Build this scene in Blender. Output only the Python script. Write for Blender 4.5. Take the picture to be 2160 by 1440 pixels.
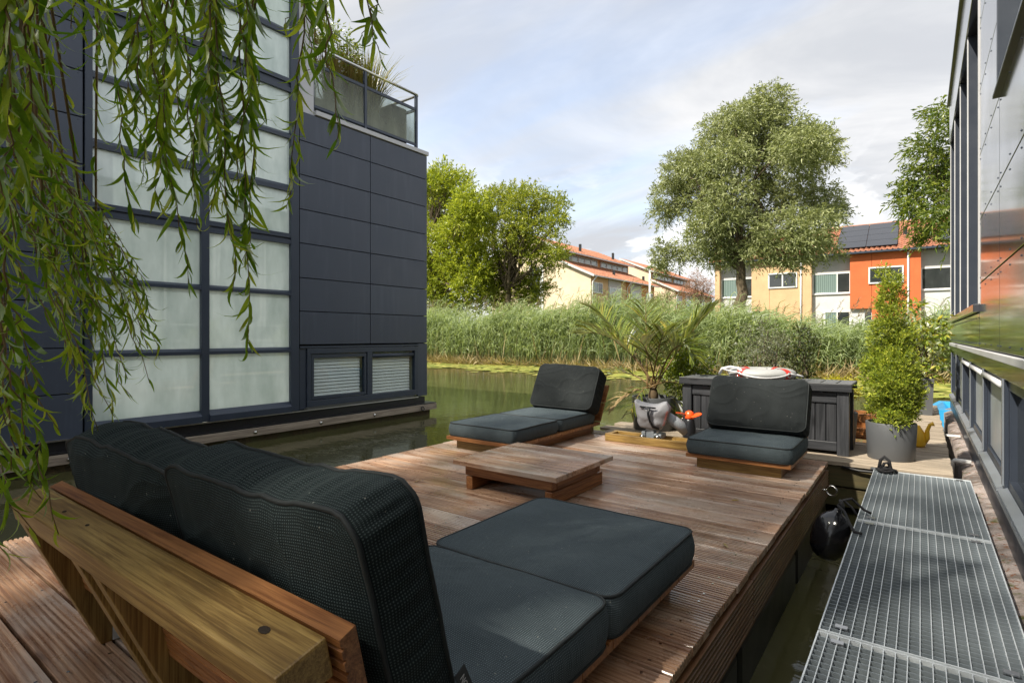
import bpy, bmesh, math, random
import numpy as np
from mathutils import Vector, Matrix, Euler, noise as mnoise
R = math.radians
random.seed(7)
RNG = np.random.default_rng(11)
for o in list(bpy.data.objects): bpy.data.objects.remove(o)
S = bpy.context.scene
COL = S.collection

# ------------------------------------------------------------------ camera
CAMZ = 0.83
YAW = math.atan((1941 - 1080) / 1163)
cam = bpy.data.cameras.new('camera'); camo = bpy.data.objects.new('camera', cam); COL.objects.link(camo)
cam.sensor_width = 36; cam.lens = 36 * 1163 / 2160; cam.shift_y = -12 / 2160
cam.clip_start = 0.05; cam.clip_end = 3000
camo.location = (0, 0, CAMZ); camo.rotation_euler = (R(90), 0, YAW)
S.camera = camo
S.render.resolution_x = 1024; S.render.resolution_y = 682

# ------------------------------------------------------------------ world and sun
SUN_DIR = Vector((0.30, 0.66, -0.80)).normalized()      # direction the light travels
sun = bpy.data.lights.new('sun', 'SUN'); suno = bpy.data.objects.new('sun', sun); COL.objects.link(suno)
sun.energy = 2.7; sun.angle = R(1.0); sun.color = (1.0, 0.93, 0.80)
suno.rotation_euler = SUN_DIR.to_track_quat('-Z', 'Y').to_euler()
W = bpy.data.worlds.new('World'); S.world = W; W.use_nodes = True
nt = W.node_tree; N = nt.nodes; L = nt.links
bg = N['Background']; bg.inputs['Strength'].default_value = 0.11
sky = N.new('ShaderNodeTexSky'); sky.sky_type = 'NISHITA'; sky.sun_disc = False
sky.sun_elevation = math.asin(-SUN_DIR.z); sky.sun_rotation = math.atan2(-SUN_DIR.x, -SUN_DIR.y)
sky.air_density = 1.0; sky.dust_density = 1.0; sky.ozone_density = 1.5
tc = N.new('ShaderNodeTexCoord'); sep = N.new('ShaderNodeSeparateXYZ'); L.new(tc.outputs['Generated'], sep.inputs[0])
def wmath(op, a, b=None, c=None):
    n = N.new('ShaderNodeMath'); n.operation = op
    for i, v in enumerate((a, b, c)):
        if v is None: continue
        if isinstance(v, (int, float)): n.inputs[i].default_value = v
        else: L.new(v, n.inputs[i])
    return n.outputs[0]
zz = wmath('MAXIMUM', sep.outputs['Z'], 0.0)
den = wmath('ADD', zz, 0.22)
cmb = N.new('ShaderNodeCombineXYZ')
L.new(wmath('DIVIDE', sep.outputs['X'], den), cmb.inputs[0]); L.new(wmath('DIVIDE', sep.outputs['Y'], den), cmb.inputs[1])
def wnoise(vec, scale, detail, rough, dist=0.0, sc=(1, 1, 1), rot=0.0, loc=(0, 0, 0)):
    m = N.new('ShaderNodeMapping'); m.inputs['Scale'].default_value = sc; m.inputs['Rotation'].default_value = (0, 0, rot)
    m.inputs['Location'].default_value = loc
    L.new(vec, m.inputs[0])
    n = N.new('ShaderNodeTexNoise'); n.inputs['Scale'].default_value = scale; n.inputs['Detail'].default_value = detail
    n.inputs['Roughness'].default_value = rough; n.inputs['Distortion'].default_value = dist
    L.new(m.outputs[0], n.inputs['Vector']); return n.outputs['Fac']
def wramp(fac, a, b):
    r = N.new('ShaderNodeMapRange'); r.inputs['From Min'].default_value = a; r.inputs['From Max'].default_value = b
    r.interpolation_type = 'SMOOTHSTEP'; L.new(fac, r.inputs['Value']); return r.outputs[0]
big = wramp(wnoise(cmb.outputs[0], 0.55, 3, .5, .2, loc=(3.1, 1.2, 0)), 0.36, 0.60)
streak = wramp(wnoise(cmb.outputs[0], 1.5, 5, .55, .4, sc=(.45, 1.6, 1), rot=R(62)), 0.34, 0.68)
veil = wmath('MINIMUM', wmath('ADD', wmath('MULTIPLY', big, .42), wmath('MULTIPLY_ADD', streak, .32, .60)), 1.0)
cum = wnoise(tc.outputs['Generated'], 5.5, 6, .58, .3, sc=(1, 1, 2.0))
low = wramp(zz, 0.34, 0.10)
cumf = wmath('MULTIPLY', wramp(cum, 0.45, 0.53), low)
shade = wramp(cum, 0.50, 0.66)
m1 = N.new('ShaderNodeMix'); m1.data_type = 'RGBA'
L.new(veil, m1.inputs['Factor']); L.new(sky.outputs[0], m1.inputs[6]); gn = wramp(wnoise(cmb.outputs[0], 1.1, 6, .6, .6, sc=(.7, 1.2, 1), rot=R(50), loc=(5, 2, 0)), 0.33, 0.66)
gm = N.new('ShaderNodeMix'); gm.data_type = 'RGBA'; L.new(gn, gm.inputs['Factor']); gm.inputs[6].default_value = (2.05, 2.12, 2.26, 1); gm.inputs[7].default_value = (3.0, 3.0, 3.02, 1); L.new(gm.outputs[2], m1.inputs[7])
cc = N.new('ShaderNodeMix'); cc.data_type = 'RGBA'
L.new(shade, cc.inputs['Factor']); cc.inputs[6].default_value = (3.75, 3.75, 3.75, 1); cc.inputs[7].default_value = (2.5, 2.54, 2.64, 1)
m2 = N.new('ShaderNodeMix'); m2.data_type = 'RGBA'
L.new(cumf, m2.inputs['Factor']); L.new(m1.outputs[2], m2.inputs[6]); L.new(cc.outputs[2], m2.inputs[7])
L.new(m2.outputs[2], bg.inputs['Color'])
S.view_settings.view_transform = 'Standard'; S.view_settings.look = 'None'
S.view_settings.gamma = 1; S.view_settings.exposure = 1.65
S.view_settings.use_curve_mapping = False

# ------------------------------------------------------------------ object helpers
WL = {}                                     # world location of things, by object name
def tag(o, label=None, cat=None, group=None, kind=None):
    if label: o['label'] = label
    if cat: o['category'] = cat
    if group: o['group'] = group
    if kind: o['kind'] = kind
    return o
def thing(name, loc, label, cat, group=None):
    o = bpy.data.objects.new(name, None); COL.objects.link(o); o.location = loc; o.empty_display_size = .1
    WL[o.name] = Vector(loc); return tag(o, label, cat, group)
def link(name, me, mat, parent=None, loc=(0, 0, 0), rot=None, scale=None):
    o = bpy.data.objects.new(name, me); COL.objects.link(o)
    if mat is not None and len(me.materials) == 0: me.materials.append(mat)
    o.location = loc
    if rot is not None: o.rotation_euler = rot
    if scale is not None: o.scale = scale
    if parent is not None: o.parent = parent
    WL[o.name] = (WL[parent.name] if parent is not None else Vector((0, 0, 0))) + Vector(loc)
    return o
class MB:
    """collects simple shapes given in world coordinates"""
    def __init__(s): s.v = []; s.f = []
    def add(s, vs, fs):
        b = len(s.v); s.v += [tuple(v) for v in vs]; s.f += [tuple(i + b for i in f) for f in fs]; return s
    def box(s, x0, x1, y0, y1, z0, z1):
        x0, x1 = sorted((x0, x1)); y0, y1 = sorted((y0, y1)); z0, z1 = sorted((z0, z1))
        vs = [(x, y, z) for z in (z0, z1) for y in (y0, y1) for x in (x0, x1)]
        return s.add(vs, [(0, 2, 3, 1), (4, 5, 7, 6), (0, 1, 5, 4), (2, 6, 7, 3), (0, 4, 6, 2), (1, 3, 7, 5)])
    def obox(s, c, ax, ay, az):
        c = Vector(c); ax = Vector(ax); ay = Vector(ay); az = Vector(az)
        vs = [c + ax * i + ay * j + az * k for k in (-1, 1) for j in (-1, 1) for i in (-1, 1)]
        return s.add(vs, [(0, 2, 3, 1), (4, 5, 7, 6), (0, 1, 5, 4), (2, 6, 7, 3), (0, 4, 6, 2), (1, 3, 7, 5)])
    def bar(s, p, q, w, h, up=(0, 0, 1)):
        p = Vector(p); q = Vector(q); d = (q - p); l = d.length; d.normalize()
        sd = d.cross(Vector(up))
        if sd.length < 1e-4: sd = d.cross(Vector((1, 0, 0)))
        sd.normalize(); u = sd.cross(d)
        return s.obox((p + q) / 2, d * l / 2, sd * w / 2, u * h / 2)
    def tube(s, path, rad, n=8, cap=True):
        path = [Vector(p) for p in path]; m = len(path)
        rs = rad if isinstance(rad, (list, tuple)) else [rad] * m
        vs = []; prev = None
        for i, p in enumerate(path):
            t = (path[min(i + 1, m - 1)] - path[max(i - 1, 0)])
            if t.length < 1e-9: t = Vector((0, 0, 1))
            t.normalize()
            if prev is None:
                a = t.cross(Vector((0, 0, 1)))
                if a.length < .05: a = t.cross(Vector((1, 0, 0)))
            else: a = prev - t * prev.dot(t)
            a.normalize(); prev = a; b = t.cross(a)
            for k in range(n):
                an = 2 * math.pi * k / n
                vs.append(p + (a * math.cos(an) + b * math.sin(an)) * rs[i])
        fs = [(i * n + k, i * n + (k + 1) % n, (i + 1) * n + (k + 1) % n, (i + 1) * n + k) for i in range(m - 1) for k in range(n)]
        if cap: fs += [tuple(range(n - 1, -1, -1)), tuple(range((m - 1) * n, m * n))]
        return s.add(vs, fs)
    def lathe(s, prof, n=32, c=(0, 0, 0), sx=1, sy=1):
        c = Vector(c); m = len(prof)
        vs = [c + Vector((r * math.cos(2 * math.pi * k / n) * sx, r * math.sin(2 * math.pi * k / n) * sy, z)) for r, z in prof for k in range(n)]
        fs = [(i * n + k, i * n + (k + 1) % n, (i + 1) * n + (k + 1) % n, (i + 1) * n + k) for i in range(m - 1) for k in range(n)]
        fs += [tuple(range(n - 1, -1, -1)), tuple(range((m - 1) * n, m * n))]
        return s.add(vs, fs)
    def torus(s, c, ax, R0, r, n=24, k=10, sc=(1, 1)):
        ax = Vector(ax).normalized(); a = ax.cross(Vector((0, 0, 1)))
        if a.length < .05: a = ax.cross(Vector((1, 0, 0)))
        a.normalize(); b = ax.cross(a); c = Vector(c); vs = []
        for i in range(n):
            t = 2 * math.pi * i / n; d = a * math.cos(t) + b * math.sin(t)
            for j in range(k):
                q = 2 * math.pi * j / k
                vs.append(c + d * (R0 + r * math.cos(q) * sc[0]) + ax * r * math.sin(q) * sc[1])
        fs = [(i * k + j, ((i + 1) % n) * k + j, ((i + 1) % n) * k + (j + 1) % k, i * k + (j + 1) % k) for i in range(n) for j in range(k)]
        return s.add(vs, fs)
    def prism(s, prof, ext):
        """closed profile (list of 3d points) extruded by the vector ext"""
        e = Vector(ext); n = len(prof); vs = [Vector(p) for p in prof] + [Vector(p) + e for p in prof]
        return s.add(vs, [(i, (i + 1) % n, n + (i + 1) % n, n + i) for i in range(n)] + [tuple(range(n - 1, -1, -1)), tuple(range(n, 2 * n))])
    def mesh(s, name, smooth=False, org=(0, 0, 0)):
        me = bpy.data.meshes.new(name); o = Vector(org)
        me.from_pydata([(v[0] - o.x, v[1] - o.y, v[2] - o.z) for v in s.v], [], s.f)
        bm = bmesh.new(); bm.from_mesh(me); bmesh.ops.recalc_face_normals(bm, faces=bm.faces); bm.to_mesh(me); bm.free()
        if smooth: me.polygons.foreach_set('use_smooth', [True] * len(me.polygons))
        return me
    def build(s, name, mat, parent=None, smooth=False, bev=0, auto=None):
        org = WL[parent.name] if parent is not None else Vector((0, 0, 0))
        o = link(name, s.mesh(name, smooth or auto is not None, org), mat, parent)
        if bev: bevel(o, bev)
        if auto: edge_split(o, auto)
        return o
def bevel(o, w, seg=2):
    m = o.modifiers.new('bevel', 'BEVEL'); m.width = w; m.segments = seg; m.limit_method = 'ANGLE'; m.angle_limit = R(40)
def edge_split(o, a=35):
    m = o.modifiers.new('split', 'EDGE_SPLIT'); m.split_angle = R(a)
def box_thing(name, b, mat, label, cat, group=None, bev=0):
    o = MB().box(*b).build(name, mat, None, bev=bev); return tag(o, label, cat, group)
def mesh_np(name, V, F, mat, vals=None, smooth=False):
    """mesh from numpy arrays; vals is one random number per vertex kept as attribute 'v'"""
    me = bpy.data.meshes.new(name); nv, nf, k = len(V), len(F), F.shape[1]
    me.vertices.add(nv); me.vertices.foreach_set('co', V.astype(np.float32).ravel())
    me.loops.add(nf * k); me.loops.foreach_set('vertex_index', F.astype(np.int32).ravel())
    me.polygons.add(nf); me.polygons.foreach_set('loop_start', np.arange(0, nf * k, k, dtype=np.int32))
    me.polygons.foreach_set('loop_total', np.full(nf, k, dtype=np.int32))
    if vals is not None:
        a = me.attributes.new('v', 'FLOAT', 'POINT'); a.data.foreach_set('value', vals.astype(np.float32))
    me.update(); me.validate()
    if smooth: me.polygons.foreach_set('use_smooth', np.ones(nf, dtype=bool))
    me.materials.append(mat); return me
def nrm(a): return a / np.maximum(np.linalg.norm(a, axis=1, keepdims=True), 1e-9)
def leaf_arrays(P, D, Ln, Wd, rng, fold=.25, droop=.0):
    """diamond leaves with a fold along the mid rib, four vertices and two triangles each"""
    n = len(P); D = nrm(D); r = nrm(rng.normal(size=(n, 3))); s = nrm(np.cross(D, r)); u = np.cross(s, D)
    Ln = np.broadcast_to(Ln, n)[:, None]; Wd = np.broadcast_to(Wd, n)[:, None]
    tip = P + D * Ln; tip[:, 2] -= droop * Ln[:, 0]
    mid = P + D * Ln * .45 + u * Wd * fold
    V = np.stack([P, mid + s * Wd * .5, tip, mid - s * Wd * .5], 1).reshape(-1, 3)
    b = np.arange(n)[:, None] * 4
    F = np.concatenate([b + [0, 1, 2], b + [0, 2, 3]], 0)
    vals = np.repeat(rng.random(n), 4)
    return V, F, vals

# ------------------------------------------------------------------ material helpers
class MT:
    def __init__(s, name):
        s.m = bpy.data.materials.new(name); s.m.use_nodes = True; s.t = s.m.node_tree; s.n = s.t.nodes; s.l = s.t.links
        s.b = s.n['Principled BSDF']; s.out = s.n['Material Output']
    def set(s, **k):
        nm = dict(col='Base Color', rough='Roughness', metal='Metallic', spec='Specular IOR Level', coat='Coat Weight', cr='Coat Roughness', ior='IOR', trans='Transmission Weight', alpha='Alpha', sheen='Sheen Weight')
        for a, v in k.items():
            i = s.b.inputs[nm[a]]
            if hasattr(v, 'links'): s.l.new(v, i)
            else: i.default_value = (*v, 1) if isinstance(v, tuple) and len(v) == 3 else v
        return s
    def node(s, t, ins=None, **k):
        n = s.n.new(t)
        for a, v in k.items(): setattr(n, a, v)
        for a, v in (ins or {}).items():
            if hasattr(v, 'links'): s.l.new(v, n.inputs[a])
            else: n.inputs[a].default_value = v
        return n
    def math(s, op, a, b=0.0, c=0.0): return s.node('ShaderNodeMath', {0: a, 1: b, 2: c}, operation=op).outputs[0]
    def vec(s, kind='Object', scale=(1, 1, 1), rnd=0.0, rot=(0, 0, 0)):
        c = s.node('ShaderNodeTexCoord').outputs[kind]
        if rnd:
            oi = s.node('ShaderNodeObjectInfo').outputs['Random']
            c = s.node('ShaderNodeVectorMath', {0: c, 1: s.node('ShaderNodeCombineXYZ', {0: s.math('MULTIPLY', oi, rnd), 1: s.math('MULTIPLY', oi, rnd * 1.7), 2: s.math('MULTIPLY', oi, rnd * .6)}).outputs[0]}, operation='ADD').outputs[0]
        return s.node('ShaderNodeMapping', {'Vector': c, 'Scale': scale, 'Rotation': rot}).outputs[0]
    def noise(s, v, scale, detail=4, rough=.55, dist=0.0): return s.node('ShaderNodeTexNoise', {'Vector': v, 'Scale': scale, 'Detail': detail, 'Roughness': rough, 'Distortion': dist}).outputs['Fac']
    def ramp(s, f, stops):
        r = s.node('ShaderNodeValToRGB', {'Fac': f}); e = r.color_ramp.elements
        while len(e) < len(stops): e.new(.5)
        for x, (p, c) in zip(e, stops): x.position = p; x.color = (*c, 1) if len(c) == 3 else c
        return r.outputs['Color']
    def range(s, f, a, b, c=0.0, d=1.0): return s.node('ShaderNodeMapRange', {'Value': f, 'From Min': a, 'From Max': b, 'To Min': c, 'To Max': d}).outputs[0]
    def mix(s, f, a, b, mode='MIX'):
        m = s.node('ShaderNodeMix', data_type='RGBA', blend_type=mode)
        for i, v in ((0, f), (6, a), (7, b)):
            if hasattr(v, 'links'): s.l.new(v, m.inputs[i])
            else: m.inputs[i].default_value = (*v, 1) if isinstance(v, tuple) and len(v) == 3 else v
        return m.outputs[2]
    def bump(s, h, strength=.3, dist=.01, nrm=None):
        i = {'Height': h, 'Strength': strength, 'Distance': dist}
        b = s.node('ShaderNodeBump', i)
        if nrm is not None: s.l.new(nrm, b.inputs['Normal'])
        s.l.new(b.outputs[0], s.b.inputs['Normal']); return b.outputs[0]
    def rnd(s): return s.node('ShaderNodeObjectInfo').outputs['Random']

def simple(name, col, rough=.5, metal=0.0, var=.12, scale=6.0, bump=0.0, bs=60, **k):
    m = MT(name); v = m.vec('Object'); n = m.noise(v, scale, 5)
    lo = tuple(c * (1 - var) for c in col); hi = tuple(min(1, c * (1 + var)) for c in col)
    m.set(col=m.mix(n, lo, hi), rough=m.range(n, .3, .7, rough * .85, min(1, rough * 1.15)), metal=metal, **k)
    if bump: m.bump(m.noise(v, bs, 3), bump, .004)
    return m.m
def wood(name, axis, dark, light, grey=None, gf=.0, rough=.5, wet=0.0, sc=1.0, spec=.5):
    """timber with grain along the given axis, knots, tone that differs from piece to piece"""
    m = MT(name); st = [14 * sc, 14 * sc, 14 * sc]; st[axis] = .9 * sc
    v = m.vec('Object', tuple(st), rnd=37.0)
    g = m.noise(v, 2.2, 6, .6, 1.2)
    st2 = [75 * sc] * 3; st2[axis] = 1.1 * sc
    fine = m.noise(m.vec('Object', tuple(st2), rnd=11.0), 2.0, 5, .65)
    st5 = [190 * sc] * 3; st5[axis] = 1.5 * sc
    line = m.noise(m.vec('Object', tuple(st5), rnd=17.0), 2.0, 3, .6)
    f = m.math('ADD', m.math('MULTIPLY', g, .42), m.math('ADD', m.math('MULTIPLY', fine, .36), m.math('MULTIPLY', line, .22)))
    c = m.ramp(f, [(.36, tuple(a * .75 for a in dark)), (.44, dark), (.52, tuple((a + b) / 2 for a, b in zip(dark, light))), (.62, light)])
    st3 = [7 * sc] * 3; st3[axis] = 2.2 * sc
    kn = m.node('ShaderNodeTexVoronoi', {'Vector': m.vec('Object', tuple(st3), rnd=53.0), 'Scale': 1.0}).outputs['Distance']
    c = m.mix(m.range(kn, .05, .13, .75, 0), c, tuple(a * .35 for a in dark))
    if grey:
        st4 = [3.0] * 3; st4[axis] = .8
        gn = m.noise(m.vec('Object', tuple(st4), rnd=23.0), 1.6, 5, .6)
        c = m.mix(m.range(gn, .62 - gf, .80 - gf), c, grey)
    c = m.mix(1.0, c, m.mix(m.rnd(), (.80, .78, .76), (1.12, 1.10, 1.08)), 'MULTIPLY')
    wn = m.noise(m.vec('Object', (2.5, 2.5, 2.5), rnd=5.0), 1.5, 5, .6)
    m.set(col=c, rough=m.range(wn, .35, .65, rough - wet, rough), spec=spec)
    m.bump(fine, .25, .002); return m.m
def foliage(name, c1, c2, c3=None, trans=.45, gloss=.25, rough=.45, obj=False):
    m = MT(name)
    f = m.rnd() if obj else m.node('ShaderNodeAttribute', attribute_name='v').outputs['Fac']
    st = [(0, c1), (.6, c2), (1, c3 or c2)]
    col = m.ramp(f, st)
    if obj:
        nn = m.noise(m.vec('Object', (1, 1, 1), rnd=9.0), 25, 3)
        col = m.mix(m.range(nn, .3, .7, 0, .35), col, tuple(x * .6 for x in c1))
    d = m.node('ShaderNodeBsdfDiffuse', {'Color': col}); t = m.node('ShaderNodeBsdfTranslucent', {'Color': m.mix(1.0, col, (1.25, 1.25, .65), 'MULTIPLY')})
    mx = m.node('ShaderNodeMixShader', {0: trans, 1: d.outputs[0], 2: t.outputs[0]})
    g = m.node('ShaderNodeBsdfGlossy', {'Color': (1, 1, 1, 1), 'Roughness': rough})
    lw = m.node('ShaderNodeLayerWeight', {'Blend': .3})
    mg = m.node('ShaderNodeMixShader', {0: m.math('MULTIPLY', lw.outputs['Fresnel'], gloss), 1: mx.outputs[0], 2: g.outputs[0]})
    m.l.new(mg.outputs[0], m.out.inputs[0]); return m.m
#MATERIALS
M = {}
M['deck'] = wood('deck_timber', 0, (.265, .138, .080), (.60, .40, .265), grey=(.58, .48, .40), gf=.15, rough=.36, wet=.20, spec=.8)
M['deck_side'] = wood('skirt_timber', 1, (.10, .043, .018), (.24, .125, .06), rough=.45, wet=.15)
for i, a in enumerate('xyz'):
    M['oil_' + a] = wood('oiled_timber_' + a, i, (.19, .070, .022), (.46, .21, .075), rough=.42, wet=.12, sc=1.5)
    M['olive_' + a] = wood('green_treated_timber_' + a, i, (.20, .115, .030), (.46, .31, .10), rough=.45, wet=.1, sc=1.5)
    M['grey_' + a] = wood('weathered_timber_' + a, i, (.22, .18, .14), (.47, .40, .31), rough=.75)
    M['black_' + a] = wood('stained_black_timber_' + a, i, (.020, .022, .026), (.055, .058, .066), rough=.42)
M['moss'] = wood('mossy_timber', 0, (.045, .035, .018), (.16, .115, .05), grey=(.08, .08, .03), gf=.15, rough=.8)
def mk_panel(name, col, rough, spec=.5):
    m = MT(name); v = m.vec('Object', (1, 1, 1), rnd=9.0)
    n = m.noise(v, 3.0, 6, .6); st = m.noise(m.vec('Object', (6, 6, .5), rnd=3.0), 2.0, 5, .6); f = m.noise(v, 240, 2)
    c = m.mix(m.range(n, .3, .7, 0, .6), col, tuple(x * 1.22 for x in col))
    c = m.mix(m.range(st, .52, .78, 0, .55), c, tuple(x * 1.5 + .012 for x in col)); sp_ = m.node('ShaderNodeTexVoronoi', {'Vector': m.vec('Object', (9, 9, 9), rnd=31.0), 'Scale': 1.0}).outputs['Distance']; c = m.mix(m.range(sp_, .02, .035, .6, 0), c, (.30, .31, .32))
    c = m.mix(1.0, c, m.mix(m.rnd(), (.92, .92, .93), (1.08, 1.08, 1.07)), 'MULTIPLY')
    m.set(col=c, rough=m.range(n, .3, .7, rough * .8, rough * 1.25), spec=spec)
    if spec > .6: m.set(coat=.6, cr=.08); m.b.inputs['Coat IOR'].default_value = 1.4
    else: m.bump(f, .03, .001)
    return m.m
M['panel'] = mk_panel('anthracite_panel', (.050, .063, .090), .40)
M['panel_gloss'] = mk_panel('glossy_anthracite_panel', (.028, .029, .034), .16, .65)
M['frame'] = simple('window_frame_paint', (.036, .049, .074), .38)
M['frame_r'] = simple('window_frame_paint_grey', (.028, .035, .050), .34)
M['dark'] = simple('black_rubber', (.012, .012, .013), .45)
M['gap'] = simple('dark_cavity', (.008, .008, .009), .9)
M['white'] = simple('white_paint', (.72, .72, .71), .4)
M['coping'] = simple('grey_white_coping', (.52, .52, .53), .4)
M['alu'] = simple('brushed_aluminium', (.55, .55, .56), .35, 1.0)
M['steel'] = simple('stainless_steel', (.62, .61, .58), .18, 1.0)
M['galv'] = simple('galvanised_steel', (.60, .64, .67), .45, .25, var=.25, scale=30)
M['sillmetal'] = simple('grey_sill_metal', (.20, .22, .25), .35, .3)
M['red'] = simple('red_tape', (.55, .035, .025), .45)
M['orange_plastic'] = simple('orange_plastic', (.85, .10, .015), .35)
M['yellow_plastic'] = simple('yellow_plastic', (.72, .42, .02), .35)
M['grey_plastic'] = simple('grey_plastic', (.30, .33, .36), .35)
M['black_plastic'] = simple('black_plastic', (.014, .015, .018), .35)
M['pot'] = simple('matt_grey_pot', (.080, .084, .090), .5, var=.15, scale=4, bump=.05)
M['pot_light'] = simple('pale_grey_pot', (.33, .34, .35), .6, bump=.1)
M['soil'] = simple('potting_soil', (.03, .02, .012), .95, var=.5, scale=60, bump=.6)
M['rope'] = simple('black_rope', (.010, .010, .012), .8, bump=.5, bs=500)
M['blue'] = simple('bright_blue_paint', (.03, .32, .62), .35)
M['moss_stone'] = None
m = MT('mossy_concrete'); v = m.vec('Object'); n = m.noise(v, 9, 6, .6); n2 = m.noise(v, 40, 5, .6)
c = m.mix(m.range(n, .42, .6), (.15, .125, .11), (.33, .28, .26)); c = m.mix(m.range(n2, .56, .66), c, (.17, .06, .02)); c = m.mix(m.range(m.noise(v, 17, 4), .58, .7), c, (.07, .075, .015))
m.set(col=c, rough=.9); m.bump(n2, .6, .02); M['moss_stone'] = m.m
m = MT('murky_water'); v = m.vec('Object', (1, 1, 1)); w1 = m.noise(v, 1.1, 3, .5, .4); w2 = m.noise(m.vec('Object', (1, 2.4, 1), rot=(0, 0, .4)), 4.5, 3, .55, .3); w3 = m.noise(v, 16, 2)
m.set(col=m.mix(m.range(w1, .3, .7), (.065, .062, .026), (.085, .082, .034)), rough=.025, ior=1.33, spec=.5)
m.bump(m.math('ADD', m.math('MULTIPLY', w1, .8), m.math('ADD', m.math('MULTIPLY', w2, .35), m.math('MULTIPLY', w3, .04))), .16, .05); M['water'] = m.m
m = MT('grassy_ground'); v = m.vec('Object'); n = m.noise(v, 1.5, 6, .6)
m.set(col=m.ramp(n, [(.3, (.035, .055, .015)), (.55, (.07, .10, .025)), (.75, (.12, .11, .05))]), rough=.95); m.bump(n, .8, .2); M['ground'] = m.m
# frosted window film, the glass in front of it
m = MT('frosted_glass'); n = m.noise(m.vec('Object', (1, 3, .6), rnd=7.0), 1.2, 4); n2 = m.noise(m.vec('Object', (.6, 1.1, .5), rnd=19.0), 2.6, 4, .6); cl = m.mix(m.range(m.math('ADD', m.math('MULTIPLY', n, .4), m.math('MULTIPLY', n2, .6)), .34, .64), (.36, .44, .42), (.68, .76, .75))
df = m.node('ShaderNodeBsdfDiffuse', {'Color': cl}); tl = m.node('ShaderNodeBsdfTranslucent', {'Color': cl}); mx = m.node('ShaderNodeMixShader', {0: .19, 1: df.outputs[0], 2: tl.outputs[0]})
gl = m.node('ShaderNodeBsdfGlossy', {'Color': (1, 1, 1, 1), 'Roughness': .012}); fr = m.node('ShaderNodeFresnel', {'IOR': 1.85})
mg = m.node('ShaderNodeMixShader', {0: m.math('MULTIPLY', fr.outputs[0], m.math('SUBTRACT', 1.0, m.node('ShaderNodeNewGeometry').outputs['Backfacing'])), 1: mx.outputs[0], 2: gl.outputs[0]}); m.l.new(mg.outputs[0], m.out.inputs[0]); M['frost'] = m.m
m = MT('clear_glass'); m.set(col=(.9, .95, .95), rough=.0, alpha=1.0)
tr = m.node('ShaderNodeBsdfTransparent', {'Color': (.95, .98, .97, 1)}); gl = m.node('ShaderNodeBsdfGlossy', {'Color': (1, 1, 1, 1), 'Roughness': .01})
lw = m.node('ShaderNodeFresnel', {'IOR': 1.5}); mx = m.node('ShaderNodeMixShader', {0: m.math('MULTIPLY', lw.outputs[0], m.math('SUBTRACT', 1.0, m.node('ShaderNodeNewGeometry').outputs['Backfacing'])), 1: tr.outputs[0], 2: gl.outputs[0]}); m.l.new(mx.outputs[0], m.out.inputs[0]); M['glass'] = m.m
m = MT('dark_window_glass'); n = m.noise(m.vec('Object', (1, 1, 1), rnd=5), 1.3, 2); m.set(col=m.mix(n, (.02, .024, .026), (.05, .055, .055)), rough=.04, spec=.9); M['dglass'] = m.m
m = MT('curtained_window_glass'); wv = m.node('ShaderNodeTexWave', {'Vector': m.vec('Object', (1, 1, 0)), 'Scale': 2.5, 'Distortion': 1.5}).outputs['Fac']; m.set(col=m.mix(wv, (.10, .15, .14), (.22, .29, .27)), rough=.35, coat=1.0, cr=.03); M['curtain'] = m.m
m = MT('dirty_balcony_glass'); v = m.vec('Object'); n = m.noise(m.vec('Object', (2, 2, .7)), 3, 5); tr = m.node('ShaderNodeBsdfTransparent', {'Color': (.8, .85, .82, 1)})
gz = m.node('ShaderNodeSeparateXYZ', {0: m.node('ShaderNodeTexCoord').outputs['Generated']}).outputs[2]
df = m.node('ShaderNodeBsdfTranslucent', {'Color': (.42, .47, .33, 1)}); d2 = m.node('ShaderNodeBsdfDiffuse', {'Color': (.40, .43, .33, 1)}); dd = m.node('ShaderNodeMixShader', {0: .5, 1: df.outputs[0], 2: d2.outputs[0]})
mm = m.node('ShaderNodeMixShader', {0: m.math('MINIMUM', m.math('ADD', m.range(gz, .1, 1.0, .60, .12), m.range(n, .4, .7, -.10, .2)), 1.0), 1: tr.outputs[0], 2: dd.outputs[0]})
g = m.node('ShaderNodeBsdfGlossy', {'Roughness': .02}); fr = m.node('ShaderNodeFresnel', {'IOR': 1.5}); mx = m.node('ShaderNodeMixShader', {0: m.math('MULTIPLY', fr.outputs[0], m.math('SUBTRACT', 1.0, m.node('ShaderNodeNewGeometry').outputs['Backfacing'])), 1: mm.outputs[0], 2: g.outputs[0]}); m.l.new(mx.outputs[0], m.out.inputs[0]); M['bglass'] = m.m
# render on the houses
def render_wall(name, col, lines=0.0):
    m = MT(name); v = m.vec('Object'); n = m.noise(v, 1.2, 5); n2 = m.noise(v, 20, 3)
    c = m.mix(m.range(n, .3, .7), tuple(x * .9 for x in col), tuple(min(1, x * 1.07) for x in col)); h = n2
    if lines:
        wv = m.node('ShaderNodeTexWave', {'Vector': m.vec('Object', (0, 0, 1)), 'Scale': lines, 'Distortion': 0.0}, bands_direction='Z', wave_profile='SAW').outputs['Fac']
        c = m.mix(m.range(wv, .86, .98, 0, .25), c, tuple(x * .5 for x in col)); h = m.math('ADD', wv, m.math('MULTIPLY', n2, .2))
    m.set(col=c, rough=.85); m.bump(h, .3, .02); return m.m
M['beige'] = render_wall('beige_brick', (.60, .40, .225), 1.9)
M['orange'] = render_wall('orange_brick', (.56, .135, .042), 1.9)
M['orange2'] = render_wall('light_orange_brick', (.58, .26, .09), 1.9)
M['cream'] = render_wall('cream_render', (.66, .54, .39))
M['siding'] = render_wall('grey_white_siding', (.47, .46, .46), 1.6)
M['siding_w'] = render_wall('white_siding', (.56, .56, .56), 1.6)
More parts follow.
